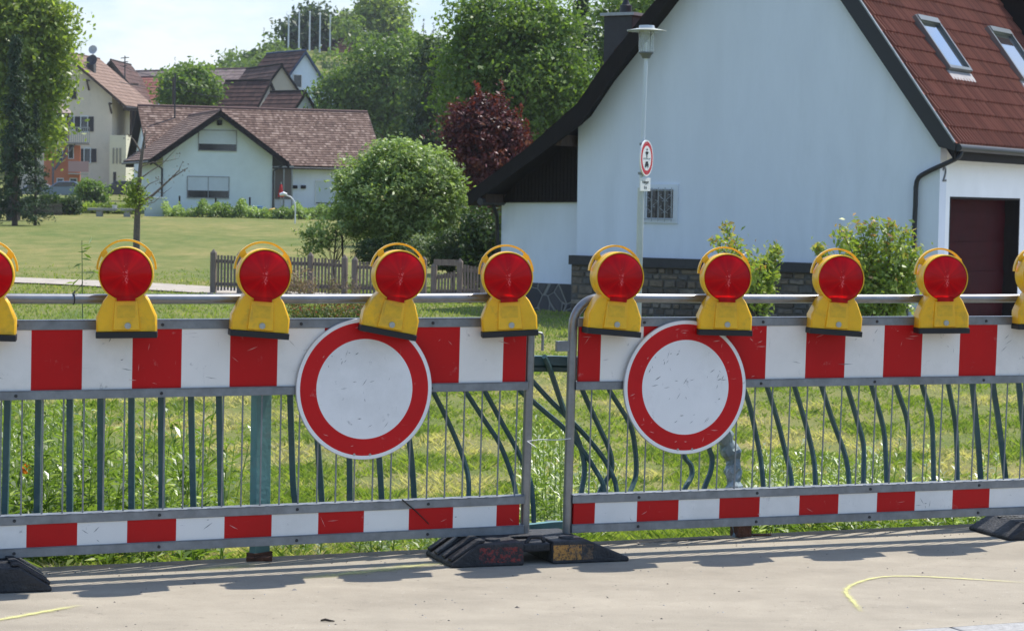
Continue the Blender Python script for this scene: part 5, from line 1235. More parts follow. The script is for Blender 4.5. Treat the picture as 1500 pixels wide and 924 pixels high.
b = MB(); um = (a0 + a1) / 2; b.fbox(CF2, a0 + .06, um - .02, 0, .02, zg3 + .15, zt_ - .08); b.fbox(CF2, um + .02, a1 - .06, 0, .02, zg3 + .15, zt_ - .08); b.build('door', mat('cabinet_paint', (.48, .56, .58)), ct)
LP = at(432, 331, 112); LFm = Frame((LP.x, LP.y, 0), 0)
lt = thing('garden_lamp', 'white lamp with a curved swan neck at the meadow edge', 'lamp', (LP.x, LP.y, gz(LP.x, LP.y)))
pts = [LFm.P(0, 0, gz(LP.x, LP.y) - .2)] + [LFm.P(LFm.uz(x, y)[0], 0, LFm.uz(x, y)[1]) for x, y in ((432.5, 312), (432, 299), (428, 291), (422, 287), (414, 285.5))]
WPL = mat('white_pole', (.7, .7, .72), rough=.4)
MB().tube(catmull(pts, 5), [.035] * 18 + [.03] * 8, 10).build('pole', WPL, lt, smooth=True)
b = MB(); q = pts[-1]; b.tube([q + Vector((.22, 0, .03)), q + Vector((.05, 0, .06)), q + Vector((-.14, 0, .0))], [.04, .10, .06], 10); b.build('lamp_head', WPL, lt, smooth=True)
q = WF.P(WF.uz(411.5, 288, .9)[0], .9, 0); F_ = Frame(q, 0)
pt2 = thing('parasol', 'closed red parasol on the porch of the pale house', 'parasol', (q.x, q.y, .5))
z0_, z1_ = F_.uz(411, 289)[1], F_.uz(411, 269)[1]
b = MB(); b.lathe([(.0, z1_), (.08, z1_ - .1), (.13, (z0_ + z1_) / 2), (.2, z0_ + .02), (.0, z0_ + .05)], F_.P(0, 0, 0), (0, 0, 1), 12); b.build('canopy', mat('red_cloth', (.55, .02, .02), rough=.8), pt2, smooth=True)
MB().tube([F_.P(0, 0, .2), F_.P(0, 0, z1_ + .1)], .025, 6).build('pole', PG, pt2)
q = at(402, 309, 125); zq = gz(q.x, q.y)
o = MB().lathe([(0, 0), (.3, .02), (.42, .12), (.3, .3), (0, .36)], (q.x, q.y, q.z - .2), (0, 0, 1), 16).build('garden_umbrella', mat('yellow_cloth', (.62, .36, .02), rough=.7), origin=(q.x, q.y, q.z - .2), smooth=True)
tag(o, 'small yellow dome above the flower bed by the right corner of the pale house', 'garden dome')
q = at(377, 312, 126)
o = MB().lathe([(0, 0), (.3, 0), (.34, .3), (.34, .62), (.0, .64)], (q.x, q.y, gz(q.x, q.y)), (0, 0, 1), 18).build('rain_barrel', mat('blue_plastic', (.10, .22, .42), rough=.5), origin=(q.x, q.y, gz(q.x, q.y)), smooth=True)
tag(o, 'blue barrel in the greenery below the pale house', 'barrel')
# stakes in the flower bed
for i, (x, y0, y1) in enumerate(((263, 320, 287), (297, 320, 292), (316, 320, 290), (366, 322, 289))):
    a = at(x, y0, 126); e = at(x, y1, 126); o = MB().tube([a, e], .05, 6).build('garden_stake', DARKWOOD, origin=a)
    tag(o, 'thin dark garden stake in the flower bed before the pale house', 'stake', 'garden stakes in the flower bed')
# ---------- flagpoles on the hill
for i, (x, y0, y1) in enumerate(((422, 76, 24), (437.5, 74, 17), (453, 76, 19), (468, 78, 21), (483, 62, 24))):
    P = at(x, y0 + 30, 292); T_ = at(x + 1, y1, 292)
    t = thing('flagpole', 'white flagpole on the wooded hill, %s in the row of five' % ('first from the left', 'second from the left', 'middle one', 'second from the right', 'last on the right')[i], 'flagpole', tuple(P), 'five white flagpoles on the hill')
    MB().tube([P, T_], [.13, .09], 8).build('pole', mat('flagpole_white', (.75, .76, .76), rough=.5), t, smooth=True)
    MB().lathe([(0, .2), (.12, .14), (.14, 0), (.0, -.05)], T_, (0, 0, 1), 8).build('finial', mat('flagpole_white', (.75, .76, .76)), t, smooth=True)
# ---------- roof aerial and power pole
P = at(183, 130, 238); t = thing('roof_aerial', 'television aerial on a mast right of the dark barn gable', 'aerial', tuple(P))
MB().tube([P, at(183, 82, 238)], .06, 6).build('mast', DZINC, t)
b = MB()
for y, hw_ in ((85, 6), (91, 4.5), (97, 3)): b.tube([at(183 - hw_, y + .5, 238), at(183 + hw_, y - .5, 238)], .05, 5)
b.build('rod', DZINC, t)
P = at(254.5, 168, 148); t = thing('power_pole', 'dark power pole with wires in front of the round green tree', 'power pole', tuple(P))
MB().tube([at(254.5, 185, 148), at(254.5, 114, 148)], .1, 8).build('pole', mat('pole_wood', (.06, .045, .035), rough=.9), t)
for (y0, y1, x1, D1) in ((118, 132, 330, 150), (128, 143, 330, 150), (118, 96, 175, 160), (130, 120, 175, 160)):
    a = at(254.5, y0, 148); e = at(x1, y1, D1); b = MB(); b.tube([a.lerp(e, k / 8) - Vector((0, 0, 4 * .12 * (k / 8) * (1 - k / 8))) for k in range(9)], .018, 5); b.build('wire', DZINC, t)
# ---------- parked cars half hidden by the hedge
def car(name, label, px, py, D, deg, col, length=4.2):
    P = at(px, py, D); F = Frame((P.x, P.y, 0), deg); z = P.z
    t = thing(name, label, 'car', (P.x, P.y, z)); L = length; Wd = 1.7
    prof = [(0, .25), (0, .65), (.15, .8), (1.05, .92), (1.7, 1.40), (3.0, 1.42), (3.75, 1.0), (L - .05, .9), (L, .6), (L, .25)]
    b = MB(); b.prism([F.P(x - L / 2, Wd / 2, z + y) for x, y in prof], -F.n * Wd); b.build('body', mat('car_' + name + str(int(px)), col, rough=.25, metal=.3, coat=.6), t, bevel=.06)
    for s in (1, -1):
        b = MB(); b.prism([F.P(x - L / 2, s * (Wd / 2 + .004), z + y) for x, y in ((1.2, .95), (1.75, 1.33), (2.95, 1.35), (3.55, 1.0))], F.n * s * .01); b.build('side_window', DGLASS, t)
        for x in (.8, 3.4):
            b = MB(); c = F.P(x - L / 2, s * (Wd / 2 - .1), z + .31); b.lathe([(0, .1), (.2, .1), (.22, .06), (.31, .1), (.31, -.1), (0, -.1)], c, F.n * s, 18); b.build('wheel', BLACK, t, smooth=True)
    b = MB(); b.prism([F.P(x - L / 2, Wd / 2 - .15, z + y) for x, y in ((1.08, .96), (1.66, 1.38), (1.70, 1.37), (1.12, .95))], -F.n * (Wd - .3)); b.build('windscreen', DGLASS, t)
    for s in (1, -1): b = MB(); b.box(F.P(-L / 2 + .02, s * .6, z + .68), (.3, .3, .14), R=Matrix.Rotation(math.radians(deg), 3, 'Z')); b.build('headlight', mat('headlight', (.7, .7, .7), rough=.1), t)
    return t
car('parked_car', 'silver blue parked car behind the hedge beneath the orange house', 93, 291, 185, 8, (.14, .19, .26))
car('parked_car', 'grey parked car partly hidden at the foot of the dark conifer', 52, 294, 188, 4, (.30, .31, .33))
car('parked_car', 'dark parked car below the pale annex, right of the dense shrub', 176, 290, 190, 10, (.03, .032, .04))
# ------------------------------------------------------------------ vegetation
RNG = np.random.default_rng(7)
BARK = mat('bark', (.085, .065, .05), rough=.95, var=.35, vscale=8, stretch=(4, 4, 1), bump=.6, bscale=20)
LF_MID = rnd_mat('leaf_mid', [(0.067, 0.112, 0.024), (0.134, 0.207, 0.041), (0.232, 0.305, 0.073)], rough=.45, trans=.45, spec=.4)
LF_LIGHT = rnd_mat('leaf_light', [(0.122, 0.171, 0.032), (0.232, 0.293, 0.055), (0.366, 0.415, 0.110)], rough=.4, trans=.5, spec=.4)
LF_DARK = rnd_mat('leaf_dark', [(0.030, 0.056, 0.017), (0.055, 0.091, 0.027), (0.091, 0.134, 0.041)], rough=.5, trans=.3, spec=.35)
LF_OLIVE = rnd_mat('leaf_olive', [(0.104, 0.159, 0.039), (0.232, 0.317, 0.091), (0.488, 0.573, 0.256)], rough=.42, trans=.34, spec=.4)
LF_PALE = rnd_mat('leaf_pale', [(0.110, 0.146, 0.067), (0.195, 0.244, 0.110), (0.366, 0.415, 0.244)], rough=.5, trans=.3)
LF_RED = rnd_mat('leaf_copper', [(.025, .007, .010), (.065, .012, .016), (.15, .03, .025), (.22, .10, .11)], rough=.5, trans=.25, spec=.35)
LF_PHOT = rnd_mat('leaf_photinia', [(0.146, 0.220, 0.037), (0.256, 0.342, 0.061), (0.415, 0.451, 0.098), (0.512, 0.244, 0.110)], rough=.42, trans=.35, spec=.5)
LF_CON = rnd_mat('needle_dark', [(0.022, 0.044, 0.022), (0.041, 0.073, 0.032), (0.073, 0.110, 0.044)], rough=.6, trans=.1, spec=.25)

def crown_points(blobs, n, clump, rng, shell=.45, per=26):
    """leaf centres grouped in clumps spread through ellipsoids, weighted to the outside; also outward directions"""
    vol = np.array([b_[1][0] * b_[1][1] + b_[1][1] * b_[1][2] for b_ in blobs]); pr = vol / vol.sum()
    nc = max(8, n // per); k = rng.choice(len(blobs), nc, p=pr)
    c = np.array([tuple(b_[0]) for b_ in blobs])[k]; r = np.array([b_[1] for b_ in blobs])[k]
    d = unit(rng.normal(size=(nc, 3))); rad = shell + (1.02 - shell) * rng.random(nc) ** .6
    rad = rad * (1 + .10 * rng.normal(size=nc))
    cc = c + d * r * rad[:, None]
    idx = rng.integers(0, nc, n); sz = clump * rng.uniform(.55, 1.4, nc)
    off = rng.normal(size=(n, 3)) * sz[idx][:, None] * np.array([1, 1, .6])
    P = cc[idx] + off; tone = np.clip(.5 + .30 * rng.normal(size=nc), 0, 1)[idx] * .72 + rng.random(n) * .28
    return P, d[idx], tone, cc
def limbs(b, base, top_z, r0, centres, rng, nb=9, h0=.35):
    base = Vector(base); H = top_z - base.z
    tr = [base + Vector((rng.normal() * .03 * H * k / 5, rng.normal() * .03 * H * k / 5, H * .8 * k / 5)) for k in range(6)]
    b.tube(tr, [r0 * (1 - .13 * k) for k in range(6)], 9)
    for _ in range(nb):
        e = Vector(centres[rng.integers(0, len(centres))]); s = tr[min(5, max(1, int(5 * (h0 + (1 - h0) * rng.random()) * .9)))]
        m_ = s.lerp(e, .5) + Vector((0, 0, .08 * (e - s).length)); b.tube([s, m_, e], [r0 * .42, r0 * .24, r0 * .06], 6)
def tree(name, label, D, blobs_px, base_px, leaf, n, m, r0=.15, clump=.3, cat='tree', group=None, base_z=None, shell=.45, up=.4, asp=.5, depth=1.0, hang=0, trunk=True, nb=9, per=26):
    s = D / FPX; blobs = []
    for bl in blobs_px:
        px, py, rx, ry = bl[:4]; dd = bl[4] if len(bl) > 4 else 0
        blobs.append((at(px, py, D + dd), np.array((rx * s, rx * s * depth, ry * s))))
    bp_ = at(base_px[0], base_px[1], D); z = gz(bp_.x, bp_.y) if base_z is None else base_z
    base = Vector((bp_.x, bp_.y, z - .05)); t = thing(name, label, cat, tuple(base), group)
    P, d, tone, cc = crown_points(blobs, n, clump, RNG, shell, per)
    lo = z + .03; P[:, 2] = np.maximum(P[:, 2], lo + RNG.random(len(P)) * .1)
    quads_mesh('crown', leaf_quads(P, leaf, RNG, up, asp, d, hang), tone, m, t)
    if trunk:
        b = MB(); limbs(b, base - Vector((0, 0, .2)), max(c[2] for c in cc), r0, cc, RNG, nb); b.build('trunk', BARK, t, smooth=True)
    return t
def shoots(t, D, spots, length_px, n_each, leaf, m, spread=.05, name='shoots'):
    """erect leafy shoots standing out of a crown"""
    Ps, Ts = [], []
    for (x, y) in spots:
        L_ = length_px * D / FPX * RNG.uniform(.6, 1.3); s_ = np.array(at(x, y, D + RNG.normal() * .3)); d = unit(np.array([RNG.normal() * .16, RNG.normal() * .16, 1.0]))
        f = RNG.random(n_each); Ps.append(s_ + d * (f * L_)[:, None] + RNG.normal(size=(n_each, 3)) * spread * (1.1 - .8 * f)[:, None]); Ts.append(np.clip(.45 + .5 * f + .12 * RNG.normal(size=n_each), 0, 1))
    quads_mesh(name, leaf_quads(np.concatenate(Ps), leaf, RNG, .3, .4), np.concatenate(Ts), m, t)
def conifer(name, label, D, px, py_top, py_base, half_px, n, m=None, cat='tree', group=None, base_z=None):
    s = D / FPX; B_ = at(px, py_base, D); T_ = at(px, py_top, D); z = gz(B_.x, B_.y) if base_z is None else base_z
    base = Vector((B_.x, B_.y, z)); H = T_.z - z; R_ = half_px * s; t = thing(name, label, cat, tuple(base), group)
    rng = RNG; nb = max(30, n // 60); hb = rng.random(nb) ** .85; az = rng.random(nb) * 2 * np.pi
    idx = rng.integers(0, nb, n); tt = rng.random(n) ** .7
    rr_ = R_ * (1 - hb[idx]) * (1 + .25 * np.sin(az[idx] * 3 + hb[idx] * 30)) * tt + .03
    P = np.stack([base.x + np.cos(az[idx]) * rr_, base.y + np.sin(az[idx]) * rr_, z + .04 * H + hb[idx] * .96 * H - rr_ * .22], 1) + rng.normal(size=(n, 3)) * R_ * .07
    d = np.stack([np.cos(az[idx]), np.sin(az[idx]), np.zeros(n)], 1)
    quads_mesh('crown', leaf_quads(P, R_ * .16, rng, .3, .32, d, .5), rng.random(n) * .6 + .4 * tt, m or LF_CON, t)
    b = MB(); b.tube([base - Vector((0, 0, .3)), base + Vector((0, 0, H * .5)), base + Vector((0, 0, H * .97))], [R_ * .10, R_ * .06, R_ * .01], 8); b.build('trunk', BARK, t, smooth=True)
    return t

# --- left side
tree('broadleaf_tree', 'large light green tree at the left photo edge, its crown overlapping the cream house', 108, [(30, 60, 62, 66), (66, 30, 40, 40), (72, 115, 30, 54), (20, 150, 56, 64), (-40, 80, 70, 90), (62, 190, 26, 42), (85, 70, 20, 28), (30, 5, 60, 30)], (20, 300), .27, 30000, LF_LIGHT, r0=.35, clump=.38)
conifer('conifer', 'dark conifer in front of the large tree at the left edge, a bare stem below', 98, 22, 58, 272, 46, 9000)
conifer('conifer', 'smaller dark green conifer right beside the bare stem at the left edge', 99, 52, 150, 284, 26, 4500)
tree('garden_shrub', 'dense dark green shrub between the parked cars left of the stone bench', 150, [(132, 277, 18, 14), (122, 285, 13, 12), (142, 284, 13, 12)], (130, 300), .26, 2600, LF_MID, r0=.08, clump=.22, cat='shrub')
def hedge(name, label, px0, px1, pyt, D, n, m, h_px, leaf=.2, cat='hedge', var=.4):
    a, e = at(px0, pyt, D), at(px1, pyt, D); t = thing(name, label, cat, ((a.x + e.x) / 2, D, gz((a.x + e.x) / 2, D)))
    u_ = RNG.random(n); L_ = e.x - a.x; ph = RNG.random(9) * 6.28
    hh = .80 + var * sum(np.sin(u_ * L_ * f + ph[k]) * w_ for k, (f, w_) in enumerate(((1.3, .14), (2.9, .16), (5.7, .16), (9.1, .12)))) + .10 * RNG.normal(size=n)
    X = a.x + L_ * u_; G = ground_z(X, np.full(n, D)); top = a.z
    Z = G + (np.maximum(top - G, .2)) * np.clip(hh, .2, 1.4) * RNG.random(n) ** .65
    Y = D + RNG.normal(size=n) * .35
    tn = np.clip(.35 + .3 * np.sin(u_ * L_ * 2.1 + ph[7]) * np.sin(u_ * L_ * .8 + ph[8]) + .5 * (RNG.random(n) - .2), 0, 1)
    P = np.stack([X, Y, Z], 1); quads_mesh('foliage', leaf_quads(P, leaf, RNG, .4, .5), tn, m, t); return t
hedge('hedge', 'dark green hedge along the far meadow edge beneath the conifers', -40, 118, 284, 124, 9000, LF_DARK, 25, .22)
hedge('hedge', 'low sunlit green hedge behind the stone bench', 118, 205, 296, 128, 2600, LF_LIGHT, 16, .2)
hedge('flower_bed', 'row of tall green garden plants in front of the pale house', 240, 400, 297, 124, 7500, LF_OLIVE, 24, .15, cat='flower bed', var=1.3)
hedge('flower_bed', 'grey green garden plants in front of the tiled wing, behind the swan neck lamp', 400, 520, 301, 123, 6000, LF_OLIVE, 24, .17, cat='flower bed', var=.9)
# wooden fence below the hedge
tp0 = at(0, 296, 122); zf = gz(tp0.x, 122); t = thing('lattice_fence', 'low dark picket fence in front of the hedge at the left edge', 'fence', (tp0.x, 122, zf))
b = MB()
for k in range(60):
    x = at(-40 + k * 2.2, 300, 122).x; b.box((x, 122, gz(x, 122) + .3), (.045, .03, .66))
for z_ in (.15, .5): b.box((at(25, 300, 122).x, 122.03, zf + z_), (4.9, .03, .06))
b.build('slats', mat('fence_brown', (.10, .085, .07), rough=.9), t)
tree('round_tree', 'round green tree in front of the far red roofs', 165, [(276, 128, 36, 29), (264, 140, 30, 24), (296, 136, 25, 24), (278, 112, 22, 16)], (276, 180), .36, 8500, LF_MID, r0=.25, clump=.42, base_z=.8)
conifer('conifer', 'thin dark conifer tip behind the round tree, left one', 230, 256, 84, 130, 6, 500, base_z=6)
conifer('conifer', 'thin dark conifer tip behind the round tree, right one', 230, 283, 77, 130, 6, 500, base_z=6)
# --- bare tree with a tuft of leaves low on its stem
B0 = at(199.5, 384, 58); zb_ = gz(B0.x, B0.y)
bt = thing('bare_tree', 'small almost leafless tree on the meadow with a leafy tuft low on its stem', 'tree', (B0.x, B0.y, zb_))
DB = mat('grey_bark', (.13, .105, .085), rough=.95, var=.3, vscale=20)
def TP(x, y, d=0): return at(x, y, 58 + d)
b = MB(); b.tube([Vector((B0.x, B0.y, zb_ - .1)), TP(200, 355), TP(201, 320), TP(203, 280), TP(206, 240), TP(210, 212), TP(213, 190)], [.10, .09, .08, .065, .05, .032, .012], 8)
for pl, r in (([(204, 300), (225, 285), (250, 262), (275, 246)], .045), ([(205, 262), (222, 250), (238, 240), (262, 214)], .02), ([(208, 225), (196, 205), (186, 195)], .03), ([(206, 245), (222, 238), (245, 236), (262, 232)], .016), ([(204, 285), (218, 270), (236, 262)], .02),
              ([(250, 262), (262, 250), (268, 236)], .02), ([(202, 292), (212, 300), (226, 296), (244, 280)], .02), ([(209, 215), (220, 200), (228, 196)], .014), ([(205, 255), (196, 248), (188, 250)], .014), ([(230, 281), (240, 283), (252, 274)], .012)):
    b.tube([TP(x, y, .1 * i) for i, (x, y) in enumerate(pl)], [r * (1 - .8 * i / (len(pl) - 1)) for i in range(len(pl))], 6)
b.build('trunk', DB, bt, smooth=True)
Pt = np.concatenate([np.array(TP(197, 283)) + RNG.normal(size=(650, 3)) * (.13, .15, .20), np.array(TP(203, 296)) + RNG.normal(size=(250, 3)) * (.16, .15, .10)])
quads_mesh('leaf_tuft', leaf_quads(Pt, .10, RNG, .5, .5), RNG.random(len(Pt)), LF_LIGHT, bt)
Pt = np.concatenate([np.array(TP(x, y)) + RNG.normal(size=(9, 3)) * .06 for x, y in ((262, 250), (270, 246), (240, 268), (258, 228), (232, 262), (250, 262), (222, 290), (190, 198))])
quads_mesh('dry_leaves', leaf_quads(Pt, .06, RNG, .3, .5), RNG.random(len(Pt)), rnd_mat('dry_leaf', [(.12, .08, .05), (.22, .17, .12)]), bt)
# --- centre: bushes around the round shrub
rb_ = tree('round_bush', 'big rounded bush with pale sunlit top behind the picket fence', 52.5, [(586, 282, 84, 62), (562, 300, 66, 53), (626, 290, 55, 60), (590, 244, 60, 36), (522, 270, 26, 28), (653, 287, 24, 38), (600, 330, 62, 34)], (590, 395), .115, 36000, LF_OLIVE, r0=.14, clump=.12, cat='shrub', up=1.0, asp=.38, shell=.72)
shoots(rb_, 52.5, [(500 + 6 * k + RNG.uniform(-4, 4), 232 + ((500 + 6 * k - 590) / 95.) ** 2 * 50 + RNG.uniform(-8, 34)) for k in range(30)] * 2, 24, 60, .10, LF_OLIVE, .05)
tree('box_bush', 'clipped round dark green bush right behind the garden gate', 50, [(664, 366, 34, 32), (652, 378, 26, 20)], (664, 396), .06, 9000, LF_DARK, r0=.05, clump=.06, cat='shrub')
tree('pale_shrub', 'loose pale green shrub between the rounded bush and the clipped bush', 51, [(612, 362, 26, 18), (598, 372, 18, 14)], (610, 392), .07, 2600, LF_PALE, r0=.03, clump=.09, cat='shrub')
tree('low_hedge_block', 'very dark low hedge block behind the fence below the rounded bush', 51, [(548, 368, 27, 18), (570, 372, 22, 17)], (555, 392), .06, 6000, LF_DARK, r0=.04, clump=.07, cat='shrub')
tree('young_tree', 'thin young tree with loose leaves tied to a dark stake left of the rounded bush', 52, [(470, 340, 30, 32), (448, 358, 16, 22), (500, 330, 26, 24), (500, 310, 14, 12), (520, 345, 14, 22)], (490, 400), .085, 2400, LF_OLIVE, r0=.025, clump=.10, shell=.2, nb=16)
a = at(503, 402, 51.6); o = MB().tube([a, at(501, 345, 51.6)], .022, 8).build('tree_stake', DARKWOOD, origin=a); tag(o, 'dark upright stake beside the thin young tree', 'stake')
ct_ = tree('copper_tree', 'dark red leaved tree with purple foliage left of the house roof', 60, [(706, 215, 58, 62), (716, 172, 30, 32), (682, 192, 28, 40), (748, 206, 26, 30), (712, 270, 44, 50)], (708, 400), .13, 17000, LF_RED, r0=.14, clump=.16, up=.2, shell=.35)
LF_SHOOT = rnd_mat('leaf_copper_shoot', [(.035, .009, .011), (.10, .016, .015), (.21, .036, .03)], rough=.4, trans=.4)
shoots(ct_, 60, [(650 + 3.6 * k + RNG.uniform(-4, 4), 180 + abs(650 + 3.6 * k - 712) * .55 + RNG.uniform(-34, 50)) for k in range(34)], 44, 60, .11, LF_SHOOT, .06)
# --- big trees behind
tree('big_tree', 'largest bright green tree behind the copper tree, reaching the top of the photo', 82, [(760, 110, 92, 96), (730, 40, 70, 60), (800, 90, 66, 70), (690, 110, 55, 80), (830, 150, 36, 44), (720, 180, 70, 66), (690, 40, 40, 44), (800, 30, 46, 40), (770, 190, 60, 50)], (740, 380), .20, 34000, LF_MID, r0=.32, clump=.30, up=.35, shell=.4)
tree('walnut_tree', 'broad green tree behind the long tiled roof, left of the large bright tree', 168, [(575, 130, 66, 60), (530, 125, 48, 48), (600, 90, 44, 40), (560, 85, 44, 36), (500, 140, 36, 34), (610, 170, 40, 40), (480, 150, 26, 28), (540, 180, 60, 40)], (570, 260), .34, 19000, LF_MID, r0=.4, clump=.44)
tree('walnut_tree', 'darker green tree filling the gap between the two large trees', 128, [(632, 140, 34, 70), (640, 90, 26, 40), (620, 210, 46, 46), (650, 200, 36, 70)], (632, 280), .30, 8000, LF_DARK, r0=.3, clump=.36)
conifer('conifer', 'dark conifer left of the chimney, behind the large bright tree', 92, 846, -40, 240, 50, 7000)
conifer('conifer', 'dark conifer at the top right of the large bright tree, next to the chimney', 96, 800, -60, 240, 42, 6000)
tree('background_tree', 'green tree behind the chimney of the white house', 100, [(905, 40, 60, 60), (940, 10, 50, 40), (870, 120, 50, 70)], (900, 240), .24, 8000, LF_MID, r0=.25, clump=.3)
hedge('hedge', 'shaded dark green hedge between the lean-to wall and the clipped bush', 676, 745, 290, 49.5, 7000, LF_DARK, 120, .11, var=.3)
# --- shrubs at the stone plinth
def spread_shrub(label, D, stems, n_leaf, size, base):
    B_ = at(*base, D); z = gz(B_.x, B_.y); t = thing('photinia_shrub', label, 'shrub', (B_.x, B_.y, z), 'loose shrubs in front of the stone plinth')
    b = MB(); Ps, Rs = [], []
    for (x, y, rp_) in stems:
        e = at(x, y, D) + Vector((0, RNG.normal() * .25, 0)); s = Vector((B_.x + RNG.normal() * .06, B_.y, z)); m_ = s.lerp(e, .55) + Vector(((e.x - s.x) * -.12, 0, .1)); b.tube([s, m_, e], [.022, .015, .006], 6)
        for k in range(n_leaf):
            f = .35 + .7 * RNG.random(); q = s.lerp(e, min(f, 1.0)); Ps.append(np.array(q) + RNG.normal(size=3) * rp_ * D / FPX * (1.1 - .4 * f) * np.array((1, 1, .9))); Rs.append(np.clip(.25 + .4 * RNG.random() + (.38 if f > .97 and RNG.random() < .5 else 0), 0, 1))
    b.build('stem', BARK, t, smooth=True)
    quads_mesh('foliage', leaf_quads(np.array(Ps), size, RNG, .5, .42), np.array(Rs), LF_PHOT, t); return t
spread_shrub('smaller loose shrub with reddish tips in front of the stone plinth', 36.5, [(1048, 352, 9), (1066, 330, 8), (1075, 350, 12), (1090, 370, 13), (1110, 385, 14), (1135, 362, 9), (1122, 372, 12), (1120, 405, 12), (1095, 400, 12), (1138, 366, 6)], 260, .095, (1108, 455))
spread_shrub('larger bushy shrub with reddish tips beside the downpipe of the white house', 36, [(1226, 338, 11), (1245, 345, 13), (1262, 332, 10), (1282, 326, 9), (1300, 328, 9), (1258, 365, 18), (1280, 370, 18), (1300, 360, 16), (1325, 340, 10), (1322, 365, 16), (1340, 372, 12), (1200, 362, 7), (1270, 400, 22), (1310, 400, 22), (1290, 420, 24), (1250, 410, 16), (1335, 400, 14)], 420, .10, (1288, 458))
# --- flower bed in front of the fence
def bed(name, label, px0, px1, py0, py1, D, n, m, size, cat='flower bed', asp=.45):
    a, e = at(px0, py1, D), at(px1, py1, D); t = thing(name, label, cat, ((a.x + e.x) / 2, D, gz((a.x + e.x) / 2, D)))
    zt_ = at((px0 + px1) / 2, py0, D).z; nb_ = max(6, n // 45); cx = a.x + (e.x - a.x) * RNG.random(nb_); cy = D + RNG.normal(size=nb_) * .25; hh = RNG.uniform(.45, 1.05, nb_); i = RNG.integers(0, nb_, n)
    g_ = ground_z(cx, cy); v = RNG.random(n) ** .75
    P = np.stack([cx[i] + RNG.normal(size=n) * .07 * (.4 + v), cy[i] + RNG.normal(size=n) * .07, g_[i] + (zt_ - g_[i]) * hh[i] * v], 1)
    quads_mesh('foliage', leaf_quads(P, size, RNG, .4, asp), np.clip(.5 * RNG.random(n) + .5 * v, 0, 1), m, t); return t
bed('dry_perennials', 'faded beige and pink perennials in front of the picket fence', 408, 462, 392, 442, 45.6, 1900, rnd_mat('dry_flower', [(.11, .10, .06), (.24, .17, .12), (.38, .27, .20)], rough=.8, trans=.2), .05)
bed('dry_perennials', 'sparse pale pink flower stems before the middle fence post', 470, 520, 400, 444, 45.4, 700, rnd_mat('dry_flower2', [(.10, .12, .05), (.24, .16, .14)], rough=.8, trans=.2), .05)
bed('flower_bed', 'low green flower bed with red blossoms below the fence', 415, 545, 437, 470, 37, 3800, rnd_mat('bed_leaf', [(.035, .06, .018), (.07, .10, .03), (.10, .14, .04), (.36, .05, .04)], rough=.6, trans=.3), .055)

# --- wooded hill: far wood that reads as one mass
HX = RNG.uniform(-62, 45, 420); HY = RNG.uniform(238, 318, 420)
V, R_ = [], []
for x, y in zip(HX, HY):
    _px = 750 + FPX * x / y
    if 408 < _px < 496 and y < 300 and (gz(x, y) + 3.2 - EYE) / y > (285 - 72) / FPX: continue          # open slope before the flagpoles
    h = RNG.uniform(2.6, 4.6); r = h * RNG.uniform(.42, .6); z = gz(x, y); tone = RNG.random()
    n = 210; bl = [(Vector((x, y, z + h * .55)), np.array((r, r, h * .5)))]
    P, d, tn, _ = crown_points(bl, n, r * .22, RNG, .6, 14); V.append(leaf_quads(P, .62, RNG, .4, .6, d)); R_.append(np.clip(tone * .6 + tn * .4, 0, 1))
o = quads_mesh('hillside_wood', np.concatenate(V), np.concatenate(R_), rnd_mat('wood_leaf', [(0.066, 0.108, 0.038), (0.144, 0.204, 0.054), (0.240, 0.288, 0.096)], rough=.6, trans=.42)); o['kind'] = 'stuff'; o['label'] = 'sunlit bushes and small trees covering the hill'
tree('hilltop_tree', 'dark rounded tree behind the flagpoles on the hill', 300, [(462, 32, 32, 26), (425, 48, 20, 16), (448, 55, 36, 26)], (455, 100), .75, 2600, LF_DARK, r0=.4, clump=.8, base_z=18)
tree('hilltop_tree', 'tall light green poplar like tree on the hilltop right of the flagpoles', 296, [(560, 22, 36, 34), (535, 40, 34, 26), (580, 30, 18, 30), (545, 8, 22, 18)], (555, 90), .7, 3600, LF_LIGHT, r0=.4, clump=.75, base_z=18)
for i, (x, y, hp, lb) in enumerate(((603, 16, 9, 'slender conifer on the hill, tallest of the small group'), (620, 28, 10, 'second slender conifer on the hill, middle of the group'), (634, 34, 9, 'slender conifer on the hill, rightmost by the large tree'), (386, 40, 5, 'lone thin conifer at the left shoulder of the hill'))):
    conifer('hill_conifer', lb, 305, x, y, y + 60, hp, 700, group='conifers on the hill', base_z=at(x, y + 62, 305).z)

# ------------------------------------------------------------------ grass and weeds (uncountable ground cover)
def blades(name, X, Y, h, wd, tone, m, label, lean=.45):
    n = len(X); Z = ground_z(X, Y); a = RNG.random(n) * 2 * np.pi; d = np.stack([np.cos(a), np.sin(a), np.zeros(n)], 1)
    la = RNG.random(n) * 2 * np.pi; ln = np.stack([np.cos(la), np.sin(la), np.zeros(n)], 1) * (h * lean * RNG.random(n))[:, None]
    B_ = np.stack([X, Y, Z - .02], 1); T_ = B_ + ln; T_[:, 2] += h; M_ = B_ + ln * .3; M_[:, 2] += h * .55
    V = np.stack([B_ - d * wd[:, None] * .5, B_ + d * wd[:, None] * .5, M_ + d * wd[:, None] * .42, T_], 1); 
    V2 = np.stack([B_ - d * wd[:, None] * .5, M_ + d * wd[:, None] * .42, T_, M_ - d * wd[:, None] * .42], 1)
    o = quads_mesh(name, np.stack([B_ - d * wd[:, None] * .5, B_ + d * wd[:, None] * .5, T_ + d * wd[:, None] * .06, M_ - d * wd[:, None] * .5], 1), tone, m); o['kind'] = 'stuff'; o['label'] = label; return o
